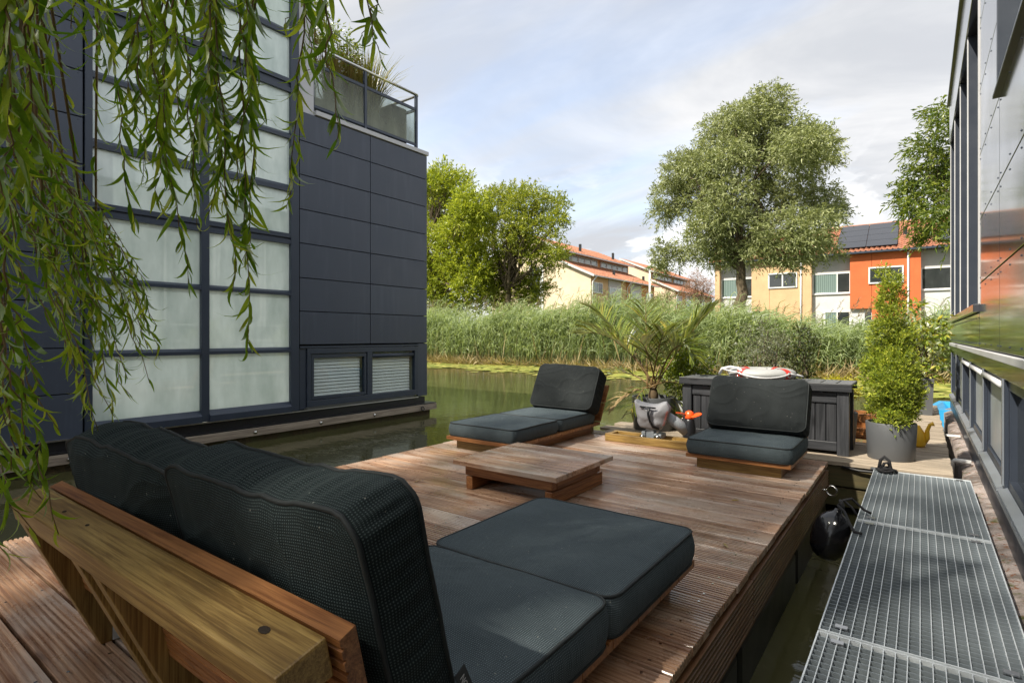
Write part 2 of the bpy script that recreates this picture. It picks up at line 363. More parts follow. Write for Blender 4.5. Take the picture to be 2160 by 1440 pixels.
m = MT('red_roof_tiles'); v = m.vec('Object'); n = m.noise(v, 2.0, 5, .65); n2 = m.noise(v, 12, 3)
m.set(col=m.ramp(m.math('ADD', m.math('MULTIPLY', n, .5), m.math('MULTIPLY', n2, .5)), [(.32, (.19, .075, .045)), (.5, (.36, .15, .085)), (.68, (.46, .24, .15))]), rough=.8); M['tiles'] = m.m
m = MT('solar_panel'); v = m.vec('Object'); n = m.noise(v, .8, 3); m.set(col=m.mix(n, (.018, .020, .027), (.028, .031, .040)), rough=.25, spec=.6); M['solar'] = m.m
m = MT('tree_bark'); v = m.vec('Object', (1, 1, .25)); n = m.noise(v, 9, 6, .65); m.set(col=m.ramp(n, [(.3, (.035, .024, .014)), (.5, (.10, .075, .045)), (.7, (.19, .15, .09))]), rough=.95); m.bump(n, .9, .06); M['bark'] = m.m
M['twig'] = simple('willow_twig', (.16, .10, .035), .6, var=.3, scale=20)
M['twig_grey'] = simple('grey_twig', (.12, .09, .065), .8, var=.3, scale=8)
M['willow'] = foliage('willow_leaf', (0.105, 0.215, 0.018), (0.209, 0.336, 0.031), (0.389, 0.472, 0.058), trans=.55, gloss=.12, rough=.45, obj=True)
M['willow_stuff'] = foliage('willow_leaf_small', (0.105, 0.215, 0.018), (0.224, 0.343, 0.031), (0.448, 0.501, 0.065), trans=.55, gloss=.12, rough=.45)
M['crown'] = foliage('willow_crown_leaf', (.05, .10, .015), (.09, .16, .02), trans=.5)
M['bigtree'] = foliage('silver_willow_leaf', (0.143, 0.174, 0.066), (0.276, 0.308, 0.130), (0.491, 0.514, 0.285), trans=.32, gloss=.08)
M['lefttree'] = foliage('yellow_green_leaf', (0.167, 0.220, 0.024), (0.334, 0.387, 0.039), (0.563, 0.581, 0.070), trans=.45, gloss=.08)
M['lefttree2'] = foliage('olive_green_leaf', (0.132, 0.176, 0.026), (0.273, 0.317, 0.039), (0.475, 0.475, 0.070), trans=.45, gloss=.08)
M['righttree'] = foliage('fresh_green_leaf', (0.071, 0.115, 0.018), (0.154, 0.209, 0.032), (0.310, 0.338, 0.062), trans=.4, gloss=.15)
M['reed'] = foliage('reed_leaf', (.20, .265, .120), (.31, .375, .19), (.48, .53, .34), trans=.45, gloss=.12)
M['reed_dry'] = foliage('dry_reed', (.32, .24, .13), (.48, .38, .21), (.60, .50, .31), trans=.3, gloss=.1)
M['plume'] = foliage('reed_plume', (.14, .11, .07), (.26, .21, .14), (.33, .28, .19), trans=.3, gloss=0.)
M['pad'] = foliage('lily_pad', (.15, .19, .03), (.30, .31, .05), (.46, .42, .11), trans=.1, gloss=.15)
M['palm'] = foliage('palm_leaf', (0.111, 0.165, 0.026), (0.208, 0.243, 0.039), (0.377, 0.286, 0.052), trans=.35, gloss=.5)
M['palm_dry'] = foliage('palm_dry_leaf', (.26, .18, .09), (.38, .28, .15), trans=.25, gloss=.2)
M['thuja'] = foliage('thuja_spray', (0.119, 0.177, 0.020), (0.279, 0.346, 0.030), (0.557, 0.574, 0.068), trans=.3, gloss=.25)
M['fallen'] = foliage('yellowed_leaf', (.35, .25, .05), (.50, .40, .10), (.40, .22, .06), trans=.2, gloss=.1, obj=True)
M['privet'] = foliage('privet_leaf', (0.120, 0.192, 0.018), (0.240, 0.312, 0.024), (0.408, 0.432, 0.036), trans=.35, gloss=.4)
M['olive'] = foliage('olive_leaf', (.10, .115, .06), (.17, .185, .10), (.25, .26, .16), trans=.25, gloss=.3)
M['boxwood'] = foliage('boxwood_leaf', (.035, .055, .015), (.075, .10, .020), (.15, .15, .04), trans=.25, gloss=.3)
M['goldshrub'] = foliage('gold_shrub_leaf', (.33, .31, .02), (.50, .45, .03), trans=.35, gloss=.2)
M['laurel'] = foliage('laurel_leaf', (0.114, 0.174, 0.018), (0.240, 0.300, 0.030), (0.504, 0.432, 0.048), trans=.3, gloss=.5)
M['tamarix'] = foliage('pink_brown_twig_leaf', (0.210, 0.112, 0.084), (0.364, 0.210, 0.154), (0.462, 0.294, 0.210), trans=.25, gloss=0.)
M['brownshrub'] = foliage('brown_green_leaf', (.13, .08, .04), (.16, .14, .05), (.14, .18, .05), trans=.3, gloss=.1)
M['grassgreen'] = foliage('green_ornamental_grass', (.15, .15, .04), (.26, .26, .07), (.36, .28, .10), trans=.4, gloss=.1)
M['drygrass'] = foliage('dry_ornamental_grass', (.17, .13, .04), (.30, .21, .07), (.25, .28, .08), trans=.35, gloss=.2)
def fabric(name, col, hi, period, rough=.85):
    """woven outdoor fabric: dot weave on the UV map (metres)"""
    m = MT(name); uv = m.node('ShaderNodeTexCoord').outputs['UV']; sp = m.node('ShaderNodeSeparateXYZ', {0: uv})
    k = 2 * math.pi / period
    sx = m.math('SINE', m.math('MULTIPLY', sp.outputs[0], k)); sy = m.math('SINE', m.math('MULTIPLY', sp.outputs[1], k))
    w = m.math('MULTIPLY', m.math('MULTIPLY_ADD', sx, .5, .5), m.math('MULTIPLY_ADD', sy, .5, .5))
    v = m.vec('Object'); n = m.noise(v, 7, 5, .6); n2 = m.noise(v, 130, 3)
    dust = m.range(m.noise(v, 3.5, 6, .65), .48, .78, 0, .14)
    c = m.mix(m.range(w, .32, .75), col, hi); c = m.mix(m.range(n2, .3, .8, 0, .35), c, tuple(x * .6 for x in col))
    c = m.mix(dust, c, tuple(x * 1.2 + .012 for x in hi))
    lv = m.node('ShaderNodeTexVoronoi', {'Vector': m.vec('Object', (34, 34, 34)), 'Scale': 1.0}).outputs['Distance']; c = m.mix(m.range(lv, .045, .07, .7, 0), c, (.30, .30, .26))
    m.set(col=c, rough=rough, spec=.2)
    m.bump(m.math('ADD', w, m.math('MULTIPLY', n, .3)), .45, .0022); return m.m
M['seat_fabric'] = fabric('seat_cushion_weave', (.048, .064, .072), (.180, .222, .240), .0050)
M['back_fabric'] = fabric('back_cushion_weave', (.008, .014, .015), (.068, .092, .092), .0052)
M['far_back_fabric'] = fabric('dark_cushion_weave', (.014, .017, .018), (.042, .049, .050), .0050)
M['piping'] = simple('cushion_piping', (.010, .014, .015), .7, bump=.2, bs=900)

# ------------------------------------------------------------------ the setting: water, ground
WZ = -0.39
w = MB(); w.add([(-90, -30, WZ), (60, -30, WZ), (60, 60, WZ), (-90, 60, WZ)], [(0, 1, 2, 3)])
tag(w.build('water', M['water']), kind='structure')
def bank_mesh(name, ys, zs, x0, x1, nx, amp=.12):
    b = MB(); rows = []
    for j, (y, z) in enumerate(zip(ys, zs)):
        r = []
        for i in range(nx + 1):
            x = x0 + (x1 - x0) * i / nx
            r.append((x, y + (amp * 6 * mnoise.noise((x * .15, 3.3, 0)) if j < 3 else 0), z + (amp * mnoise.noise((x * .3, y * .3, 1)) if j > 0 else 0)))
        rows.append(r)
    vs = [p for r in rows for p in r]; n = nx + 1
    b.add(vs, [(j * n + i, j * n + i + 1, (j + 1) * n + i + 1, (j + 1) * n + i) for j in range(len(ys) - 1) for i in range(nx)])
    return tag(b.build(name, M['ground'], smooth=True), kind='structure')
bank_mesh('ground', [17.6, 18.6, 20.5, 24, 30, 44, 80, 250, 900, 2400], [-.75, -.36, -.05, .15, .25, .3, .3, .5, 1, 2], -1500, 1500, 240)
bank_mesh('near_bank', [-30, -12, -6, -4.6, -3.9], [.3, .3, .25, .0, -.8], -60, 60, 60)

# reeds along the far bank: stems with bent leaves, blown to the right
def reed_field():
    rng = np.random.default_rng(3); n = 10500
    x = rng.uniform(-34, 14, n); y = 17.9 + np.abs(rng.normal(0, 1.0, n)) * 1.5
    front = rng.random(n) < .35; y[front] = 17.8 + rng.random(front.sum()) * .6
    h = rng.normal(1.98, .24, n).clip(1.1, 2.6) * (1 + .10 * np.sin(x * .5) + .07 * np.sin(x * 1.3 + 1))
    h *= np.interp(x, [-8, -5, -3, 2], [1.0, .88, .72, .66]); h *= np.array([1 + .16 * mnoise.noise((a * .55, b * .8, 0)) + .10 * mnoise.noise((a * 2.1, b * 1.5, 5)) for a, b in zip(x, y)])
    z0 = np.where(y < 18.6, WZ - .05, -.2)
    lean = np.stack([rng.normal(.12, .10, n), rng.normal(-.03, .10, n), np.ones(n)], 1)
    V, F, A = [], [], []; base = 0
    def strip(P, wid, side, val):       # P list of (n,3)
        nonlocal base
        k = len(P); m = len(P[0]); arr = np.zeros((m, k * 2, 3))
        for i in range(k):
            arr[:, 2 * i] = P[i] - side * wid[i]; arr[:, 2 * i + 1] = P[i] + side * wid[i]
        q = np.concatenate([np.array([[2 * i, 2 * i + 1, 2 * i + 3, 2 * i + 2]]) for i in range(k - 1)])
        f = (np.arange(m)[:, None, None] * k * 2 + q[None]).reshape(-1, 4) + base
        V.append(arr.reshape(-1, 3)); F.append(f); A.append(np.repeat(val, k * 2)); base += m * k * 2
    patch = np.array([.5 + .9 * mnoise.noise((a * .7, b * .9, 9)) for a, b in zip(x, y)]).clip(0, 1)
    root = np.stack([x, y, z0], 1); top = root + lean * h[:, None]
    ang = rng.uniform(0, math.pi, n); side = np.stack([np.cos(ang), np.sin(ang), np.zeros(n)], 1)
    strip([root, (root + top) / 2 + rng.normal(0, .03, (n, 3)), top], [.006, .005, .002], side, rng.random(n) * .6)
    for k in range(8):
        t = rng.uniform(.22, .97, n)[:, None]; p = root * (1 - t) + top * t
        a = rng.normal(.25, 1.25, n); wind = np.stack([np.cos(a), np.sin(a) * .8, np.zeros(n)], 1)
        ln = rng.uniform(.35, .85, n)[:, None]; up = np.array([0, 0, 1.0])
        p1 = p + (wind * .45 + up * .75) * ln * .45; p2 = p1 + (wind * .85 + up * .25) * ln * .4; p3 = p2 + (wind * .9 - up * .55) * ln * .35
        sd = nrm(np.cross(wind, up[None] + rng.normal(0, .6, (n, 3))))
        strip([p, p1, p2, p3], [.007, .014, .010, .001], sd, (rng.random(n) * .65 + .35 * patch).clip(0, 1))
    return np.concatenate(V), np.concatenate(F), np.concatenate(A)
V, F, A = reed_field()
tag(link('reeds', mesh_np('reeds', V, F, M['reed'], A), None), 'dense green reed bed along the far bank of the canal', 'reeds', kind='stuff')
def dry_reeds():
    rng = np.random.default_rng(4); n = 6500
    x = rng.uniform(-34, 14, n); y = rng.uniform(17.6, 18.3, n) + .25 * np.sin(x * .9)
    P = np.stack([x, y, np.full(n, WZ - .02)], 1); D = np.stack([rng.normal(.1, .5, n), rng.normal(-.35, .4, n), rng.uniform(.3, 1.2, n)], 1)
    k = 900; x2 = rng.uniform(-34, 14, k); P2 = np.stack([x2, rng.uniform(17.7, 19.2, k), np.full(k, WZ)], 1); D2 = np.stack([rng.normal(.15, .2, k), rng.normal(-.1, .15, k), np.ones(k)], 1)
    P = np.concatenate([P, P2]); D = np.concatenate([D, D2]); Ln = np.concatenate([rng.uniform(.25, .85, n), rng.uniform(1.0, 2.1, k) * np.interp(x2, [-8, -5, -3, 2], [1.0, .88, .72, .66])]); Wd = np.concatenate([rng.uniform(.012, .03, n), rng.uniform(.012, .02, k)])
    return leaf_arrays(P, D, Ln, Wd, rng, droop=.12)
V, F, A = dry_reeds()
tag(link('dry_reed_litter', mesh_np('dry_reed_litter', V, F, M['reed_dry'], A), None), 'strip of dry straw-coloured reed stalks at the water line', 'dry reeds', kind='stuff')
def plumes():
    rng = np.random.default_rng(5); n = 420
    x = rng.uniform(-30, 12, n); y = rng.uniform(18.2, 20.0, n); z = rng.normal(2.12, .2, n)
    VV, FF, AA = [], [], []; b = 0
    for i in range(n):
        z[i] = (z[i] + .39) * np.interp(x[i], [-8, -5, -3, 2], [.97, .84, .72, .66]) - .39
        k = 16; t = np.linspace(0, 1, k); P = np.stack([x[i] + t * .12, np.full(k, y[i]), z[i] + t * .26], 1)
        D = np.stack([rng.normal(.5, .4, k), rng.normal(0, .4, k), np.full(k, .9)], 1)
        v, f, a = leaf_arrays(P, D, .13, .012, rng, droop=.1); VV.append(v); FF.append(f + b); AA.append(a); b += len(v)
    return np.concatenate(VV), np.concatenate(FF), np.concatenate(AA)
V, F, A = plumes()
tag(link('reed_plumes', mesh_np('reed_plumes', V, F, M['plume'], A), None), 'brownish feathery flower plumes rising above the reed bed', 'reed plumes', kind='stuff')
def pads():
    rng = np.random.default_rng(6); n = 9000; k = 7
    x = rng.uniform(-30, 10, n); edge = 14.0 + .7 * np.sin(x * .4 + 1) + .5 * np.sin(x * 1.7) - np.where(x > -3.5, 1.6, 0)
    y = edge + (17.9 - edge) * rng.random(n) ** .55; r = rng.uniform(.06, .19, n); kp = (np.sin(x * 2.3 + y * 3.1) * np.sin(x * .9 - y * 2.2) > -.45) | (rng.random(n) < .25); r = np.where(kp, r, .02)
    V = np.zeros((n, k, 3)); th = np.linspace(.25, 2 * math.pi - .25, k)[None] + rng.uniform(0, 6.3, n)[:, None]
    tl = rng.normal(0, .05, (n, 2))
    V[:, :, 0] = x[:, None] + np.cos(th) * r[:, None]; V[:, :, 1] = y[:, None] + np.sin(th) * r[:, None]
    V[:, :, 2] = WZ + .006 + rng.random(n)[:, None] * .012 + np.abs(np.cos(th) * r[:, None] * tl[:, :1]) + np.abs(np.sin(th) * r[:, None] * tl[:, 1:])
    return V.reshape(-1, 3), np.arange(n * k).reshape(n, k), np.repeat(rng.random(n), k)
V, F, A = pads()
tag(link('lily_pads', mesh_np('lily_pads', V, F, M['pad'], A), None), 'yellow-green lily pads floating in a belt before the reeds', 'lily pads', kind='stuff')
#TREES
# ------------------------------------------------------------------ trees
_s, _c = math.sin(YAW), math.cos(YAW)
def ray(u, y): a = (u - 1080) / 1163; return Vector((-_s + a * _c, _c + a * _s, (708 - y) / 1163))
def atY(u, y, Y): r = ray(u, y); t = Y / r.y; return Vector((r.x * t, Y, CAMZ + r.z * t))
def atX(u, y, X): r = ray(u, y); t = X / r.x; return Vector((X, r.y * t, CAMZ + r.z * t))
def atD(u, y, d): r = ray(u, y); return Vector((r.x * d, r.y * d, CAMZ + r.z * d))
def crown_arrays(lobes, dens, sprig, per, L_, W_, rng, bias=(0, 0, .4), squash=.85, droop=.1, spread=.7, inner=.5):
    P, D = [], []
    for c, r in lobes:
        n = max(8, int(dens * r * r))
        d = nrm(rng.normal(size=(n, 3))); rad = r * (inner + (1.06 - inner) * rng.random(n) ** .45)
        lump = 1 + .16 * np.sin(d[:, 0] * 7 + c.x * 3) * np.sin(d[:, 2] * 6 + c.z * 2) + .10 * np.sin(d[:, 1] * 9 + c.y)
        p = np.array(c)[None] + d * (rad * lump)[:, None] * np.array([1, 1, squash])
        sd = nrm(d * .8 + np.array(bias) + rng.normal(0, .45, (n, 3)))
        ln = rng.uniform(.6, 1.3, n) * sprig
        t = np.linspace(0, 1, per)[None, :, None]
        q = p[:, None] + sd[:, None] * ln[:, None, None] * t
        q[:, :, 2] -= droop * ln[:, None] * (t[:, :, 0] ** 2) * 2
        dd = nrm((sd[:, None] + rng.normal(0, spread, (n, per, 3))).reshape(-1, 3))
        P.append(q.reshape(-1, 3)); D.append(dd)
    P = np.concatenate(P); D = np.concatenate(D); n = len(P)
    V, F, A = leaf_arrays(P, D, L_ * rng.uniform(.6, 1.25, n), W_ * rng.uniform(.7, 1.2, n), rng, droop=droop)
    return V, F, A
def wobble(p, q, k, amp, rng):
    out = []
    for i in range(k + 1):
        t = i / k; e = amp * math.sin(math.pi * t)
        out.append(p.lerp(q, t) + Vector(rng.normal(0, 1, 3)) * e)
    return out
def tree(name, label, base, top, r0, lobes, mat, seed, group='trees', dens=60, sprig=.5, per=9, L_=.25, W_=.06, trunkmat='bark', **kw):
    rng = np.random.default_rng(seed); t = thing(name, base, label, 'tree', group)
    b = MB(); base = Vector(base); top = Vector(top)
    path = wobble(base - Vector((0, 0, .15)), top, 8, r0 * .14, rng); rs = [r0 * (1.25 if i == 0 else 1) * (1 - .5 * i / 8) for i in range(9)]
    b.tube(path, rs, 12)
    b.build('trunk', M[trunkmat], t, smooth=True)
    b = MB()
    for c, r in lobes:
        st = path[7] if rng.random() < .4 else top
        if r < r0 * 2: continue
        bp = wobble(st, c, 5, .06 * (c - st).length, rng); b.tube(bp, [r0 * .34, r0 * .28, r0 * .22, r0 * .15, r0 * .1, r0 * .05], 6)
        for _ in range(3):
            e = c + Vector(nrm(rng.normal(size=(1, 3)))[0]) * r * .85
            b.tube(wobble(bp[3], e, 3, .06 * r, rng), [r0 * .11, r0 * .08, r0 * .05, r0 * .02], 5)
    b.build('branches', M[trunkmat], t, smooth=True)
    V, F, A = crown_arrays(lobes, dens, sprig, per, L_, W_, rng, **kw); V = V - np.array(base)
    cr = link('crown', mesh_np('crown', V, F, mat, A), None, t); tag(cr, kind='stuff')
    return t
def lobes_px(lst, Y, depth, seed, k=1163):
    rng = np.random.default_rng(seed); out = []
    for (u, y, r) in lst:
        p = atY(u, y, Y + rng.uniform(-depth, depth) * .5); d = -p.x * _s + p.y * _c
        R0 = r * d / k; out.append((p, R0 * .72))
        for j in range(6):
            q = nrm(rng.normal(size=(1, 3)))[0]; q[1] = q[1] if q[1] < 0 else q[1] * .6
            out.append((p + Vector(q) * R0 * .68, R0 * rng.uniform(.34, .5)))
    return out
big = [(1600, 245, 60), (1550, 262, 56), (1655, 262, 58), (1520, 300, 52), (1710, 300, 42), (1600, 300, 60), (1670, 310, 48), (1480, 345, 45), (1540, 345, 60), (1625, 360, 55), (1690, 350, 40),
       (1725, 300, 38), (1728, 340, 34), (1430, 365, 42), (1415, 415, 45), (1470, 410, 55), (1395, 455, 30), (1540, 420, 60), (1610, 430, 58), (1680, 420, 48), (1740, 410, 36), (1748, 455, 32),
       (1490, 480, 55), (1560, 490, 60), (1640, 490, 60), (1710, 480, 50), (1525, 530, 40), (1600, 532, 42), (1668, 535, 40), (1722, 520, 36), (1465, 530, 30), (1400, 530, 27), (1395, 565, 22), (1425, 545, 20)]
TB = 27.0
tree('willow_tree', 'large silvery-green willow with a thick trunk in front of the terraced houses', (atY(1566, 700, TB).x, TB, .1), tuple(atY(1563, 545, TB)), .36, lobes_px(big, TB + .2, 3.6, 21), M['bigtree'], 21,
     group='trees on the far bank', dens=230, sprig=.42, per=9, L_=.185, W_=.047, bias=(.3, 0, .3), droop=.2, inner=.55)
la = [(935, 380, 42), (905, 410, 45), (960, 400, 36), (925, 455, 55), (975, 460, 42), (905, 530, 55), (955, 530, 52), (1000, 500, 32), (930, 595, 55), (985, 590, 48), (930, 650, 40), (860, 450, 60), (850, 560, 60), (965, 650, 34), (1000, 440, 36), (1010, 470, 38), (1005, 560, 42), (1015, 610, 40), (985, 420, 30)]
tree('willow_tree', 'tall yellow-green bushy tree right beside the corner of the dark houseboat', (-24.2, 24.6, .1), (-24.0, 24.6, 4.0), .25, lobes_px(la, 25, 3.5, 22), M['lefttree'], 22,
     group='trees on the far bank', dens=130, sprig=.5, per=9, L_=.24, W_=.066, bias=(0, 0, .6), droop=.05, inner=.5)
lb = [(1075, 415, 34), (1110, 430, 40), (1040, 440, 38), (1150, 440, 34), (1180, 435, 20), (1070, 480, 50), (1125, 490, 50), (1170, 480, 30), (1035, 520, 45), (1090, 545, 52), (1145, 545, 40), (1175, 535, 22), (1040, 590, 45), (1095, 605, 45), (1140, 600, 30), (1065, 645, 34), (1115, 640, 26), (1020, 640, 30)]
tree('willow_tree', 'rounder olive-green tree left of the cream gable house across the water', (-19.4, 25.6, .1), (-19.2, 25.6, 3.6), .25, lobes_px(lb, 26, 3.5, 23), M['lefttree2'], 23,
     group='trees on the far bank', dens=130, sprig=.45, per=9, L_=.22, W_=.06, bias=(.1, 0, .6), droop=.05, inner=.5)
rt = [(1985, 250, 35), (1960, 320, 40), (2010, 320, 50), (1925, 380, 30), (1975, 390, 45), (2030, 400, 60), (1945, 440, 32), (1990, 460, 36), (1960, 495, 20), (2030, 470, 40), (1920, 410, 22), (2040, 260, 50)]
tree('willow_tree', 'green tree showing past the corner of the glossy right houseboat', (2.0, 30.4, .2), (1.9, 30.3, 4.5), .28, lobes_px(rt, 30, 2.5, 24), M['righttree'], 24,
     group='trees on the far bank', dens=80, sprig=.55, per=10, L_=.26, W_=.066, bias=(-.25, 0, .15), droop=.25)
ts = [(1470, 590, 16), (1455, 605, 14), (1487, 602, 15), (1475, 620, 16), (1450, 622, 10), (1495, 625, 10)]
tree('bare_shrub', 'pinkish-brown twiggy shrub at the left end of the terraced houses', (-12.3, 38, .2), (-12.25, 38, 2.6), .10, lobes_px(ts, 38, 1, 25), M['tamarix'], 25,
     group='shrubs on the far bank', dens=420, sprig=.35, per=7, L_=.14, W_=.02, trunkmat='twig_grey')
ts = [(1395, 640, 18), (1410, 628, 12), (1375, 645, 12)]
tree('bare_shrub', 'brown-green shrub beside the white lamp post', (-12.9, 33, .2), (-12.9, 33, 2.0), .07, lobes_px(ts, 33, 1, 26), M['brownshrub'], 26,
     group='shrubs on the far bank', dens=260, sprig=.4, per=7, L_=.16, W_=.03, trunkmat='twig_grey')

# ------------------------------------------------------------------ houses across the water
def tile_roof(x0, x1, e0, e1, axis='x', pitch=.30, course=.36, name='roof', parent=None):
    """pantiles: waves across, a step at each course; e0, e1 = (across, z) of eaves and ridge"""
    run = math.hypot(e1[0] - e0[0], e1[1] - e0[1]); nc = max(2, round(run / course)); nw = max(2, round(abs(x1 - x0) / pitch)) ; k = 6
    dn = Vector((-(e1[1] - e0[1]), (e1[0] - e0[0]))).normalized()
    if dn.y < 0: dn = -dn
    vs, fs = [], []; nx = nw * k + 1
    for j in range(nc):
        for s_ in (0, 1):
            t = (j + s_) / nc; a = e0[0] + (e1[0] - e0[0]) * t; z = e0[1] + (e1[1] - e0[1]) * t; lift = .035 if s_ == 0 else .0
            for i in range(nx):
                ph = (i % k) / k; wv = .045 * math.sin(2 * math.pi * ph) + .02 * math.sin(4 * math.pi * ph)
                x = x0 + (x1 - x0) * i / (nx - 1); o = wv + lift
                vs.append((x, a + dn.x * o, z + dn.y * o) if axis == 'x' else (a + dn.x * o, x, z + dn.y * o))
    rows = nc * 2
    for j in range(rows - 1):
        for i in range(nx - 1): fs.append((j * nx + i, j * nx + i + 1, (j + 1) * nx + i + 1, (j + 1) * nx + i))
    b = MB(); b.add(vs, fs); return b.build(name, M['tiles'], parent, smooth=False)
def window(parent, X0, X1, Z0, Z1, y, n=2, mat='dglass', fm='white', split=None, fw=.07, axis='x', sgn=-1, mats=None):
    """framed window lying in a plane y = const (or x = const): window (frame) > pane"""
    def bx(b, a0, a1, d0, d1, z0, z1):
        if axis == 'x': b.box(a0, a1, y + d0 * sgn, y + d1 * sgn, z0, z1)
        else: b.box(y + d0 * sgn, y + d1 * sgn, a0, a1, z0, z1)
    b = MB(); xs = split or [X0 + (X1 - X0) * i / n for i in range(n + 1)]
    bx(b, X0, X1, .0, .06, Z0, Z0 + fw); bx(b, X0, X1, .0, .06, Z1 - fw, Z1)
    for i, x in enumerate(xs):
        a, c = (x, x + fw) if i == 0 else (x - fw, x) if i == len(xs) - 1 else (x - fw / 2, x + fw / 2)
        bx(b, a, c, .0, .058, Z0 + fw, Z1 - fw)
    f = b.build('window', M[fm], parent)
    for i in range(len(xs) - 1):
        b = MB(); a0 = xs[i] + (fw if i == 0 else fw / 2); a1 = xs[i + 1] - (fw if i == len(xs) - 2 else fw / 2)
        bx(b, a0, a1, .01, .03, Z0 + fw, Z1 - fw); b.build('pane', M[mats[i] if mats else mat], f)
    return f
GZ = .28
def terrace(X, colour, label, wmats, edgecol='beige', edge=.36, wid=6.4, solar=None, first=False):
    """one terraced house: recessed grey bay on the left, coloured bay on the right"""
    Y = 44.5; t = thing('terraced_house', (X + wid / 2, Y + 4, GZ), label, 'house', 'terraced houses across the canal')
    x1 = X + edge; x2 = x1 + 2.36; x3 = X + wid - .33; xe = X + wid; top = 6.42
    b = MB()
    MB().box(X, x1, Y, Y + 8, GZ, top).build('pilaster', M[edgecol], t)
    b.box(x2, x2 + 1.25, Y + .004, Y + 8, 2.69, top); b.box(x2 + 1.27, x3, Y, Y + 8, GZ, top)
    b.build('brick_wall', M[colour], t)
    b = MB(); b.box(x1, x2, Y + .45, Y + 7.9, 5.27, top); b.build('upper_cladding', M['siding'], t)
    b = MB(); b.box(x1, x2, Y + .45, Y + 7.9, GZ, 3.82); b.build('lower_cladding', M['siding_w'], t)
    b = MB(); b.box(x1, x2, Y + .52, Y + .6, 3.82, 5.27); b.build('window_bay', M['gap'], t)
    window(t, x1, x2, 3.82, 5.27, Y + .5, fm='white', split=[x1, x1 + 1.55, x2], mats=wmats[:2])
    MB().box(x1, x2, Y + .34, Y + .52, 3.76, 3.83).build('window_sill', M['white'], t)
    window(t, x1 + .75, x2, 1.0, 2.56, Y + .44, n=2, mat='dglass', fm='white', mats=['curtain', 'dglass'])
    b = MB(); b.box(x2, x2 + 1.26, Y + .25, Y + 7.9, GZ, 2.685); b.build('porch_wall', M['siding_w'], t)
    b = MB(); b.box(x2 + .85, x2 + 1.2, Y + .2, Y + .26, GZ, 2.4); b.build('door', M['dglass'], t)
    window(t, x3 - 2.17, x3 - .22, 4.34, 5.46, Y - .02, n=2, mat='dglass', fm='white', fw=.09)
    b = MB(); b.box(x3, xe, Y - .004, Y + 8, GZ, top); b.build('pilaster', M[colour], t)
    b = MB(); b.tube([(x3 + .02, Y - .09, GZ), (x3 + .02, Y - .09, top - .1)], .055, 8); b.build('downpipe', M['white'], t, smooth=True)
    b = MB(); xa = X - (.45 if first else 0); b.box(xa, xe, Y - .42, Y - .28, 6.42, 6.54); b.box(xa, xe, Y - .28, Y + .3, 6.422, 6.46); b.build('gutter', M['frame'], t)
    rf = tile_roof(xa, xe, (Y - .40, 6.52), (Y + 4.0, 8.98), parent=t)
    MB().tube([(X, Y + 4, 8.98), (xe, Y + 4, 8.98)], .13, 8).build('ridge_tiles', M['tiles'], rf)
    MB().add([(xe, Y + 4.02, 8.95), (xe, Y + 8.2, 6.6), (X, Y + 8.2, 6.6), (X, Y + 4.02, 8.95)], [(0, 1, 2, 3)]).build('rear_roof', M['tiles'], rf)
    MB().box(xe - .62, xe - .38, Y + 1.7, Y + 1.9, 7.7, 8.3).build('vent_pipe', M['dark'], rf)
    if solar:
        sx0, sx1, cols, rows, r0, r1 = solar; sl = math.atan2(2.46, 4.4); n = Vector((0, -math.sin(sl), math.cos(sl)))
        for i in range(cols):
            for j in range(rows):
                a0 = sx0 + (sx1 - sx0) * i / cols + .015; a1 = sx0 + (sx1 - sx0) * (i + 1) / cols - .015
                t0 = r0 + (r1 - r0) * j / rows + .003; t1 = r0 + (r1 - r0) * (j + 1) / rows - .003
                q = lambda a, tt: Vector((a, Y - .4 + 4.4 * tt, 6.52 + 2.46 * tt)) + n * .13
                b = MB(); pr = [q(a0, t0), q(a1, t0), q(a1, t1), q(a0, t1)]
                b.prism(pr, n * .04); b.build('solar_panel', M['solar'], rf)
    return t
terrace(-13.02, 'beige', 'beige terraced house with grey recessed bay behind the big willow', ['curtain', 'dglass'], first=True, solar=(-12.6, -10.6, 1, 4, .1, .6))
terrace(-6.62, 'orange', 'bright orange terraced house with a dark solar roof', ['curtain', 'dglass'], wid=6.3, solar=(-4.75, -1.2, 2, 4, .09, .95))
terrace(-.32, 'beige', 'rightmost terraced house, partly hidden by the glossy houseboat', ['dglass', 'dglass'], edgecol='orange', wid=6.3, solar=(1.0, 5.0, 2, 2, .1, .5))
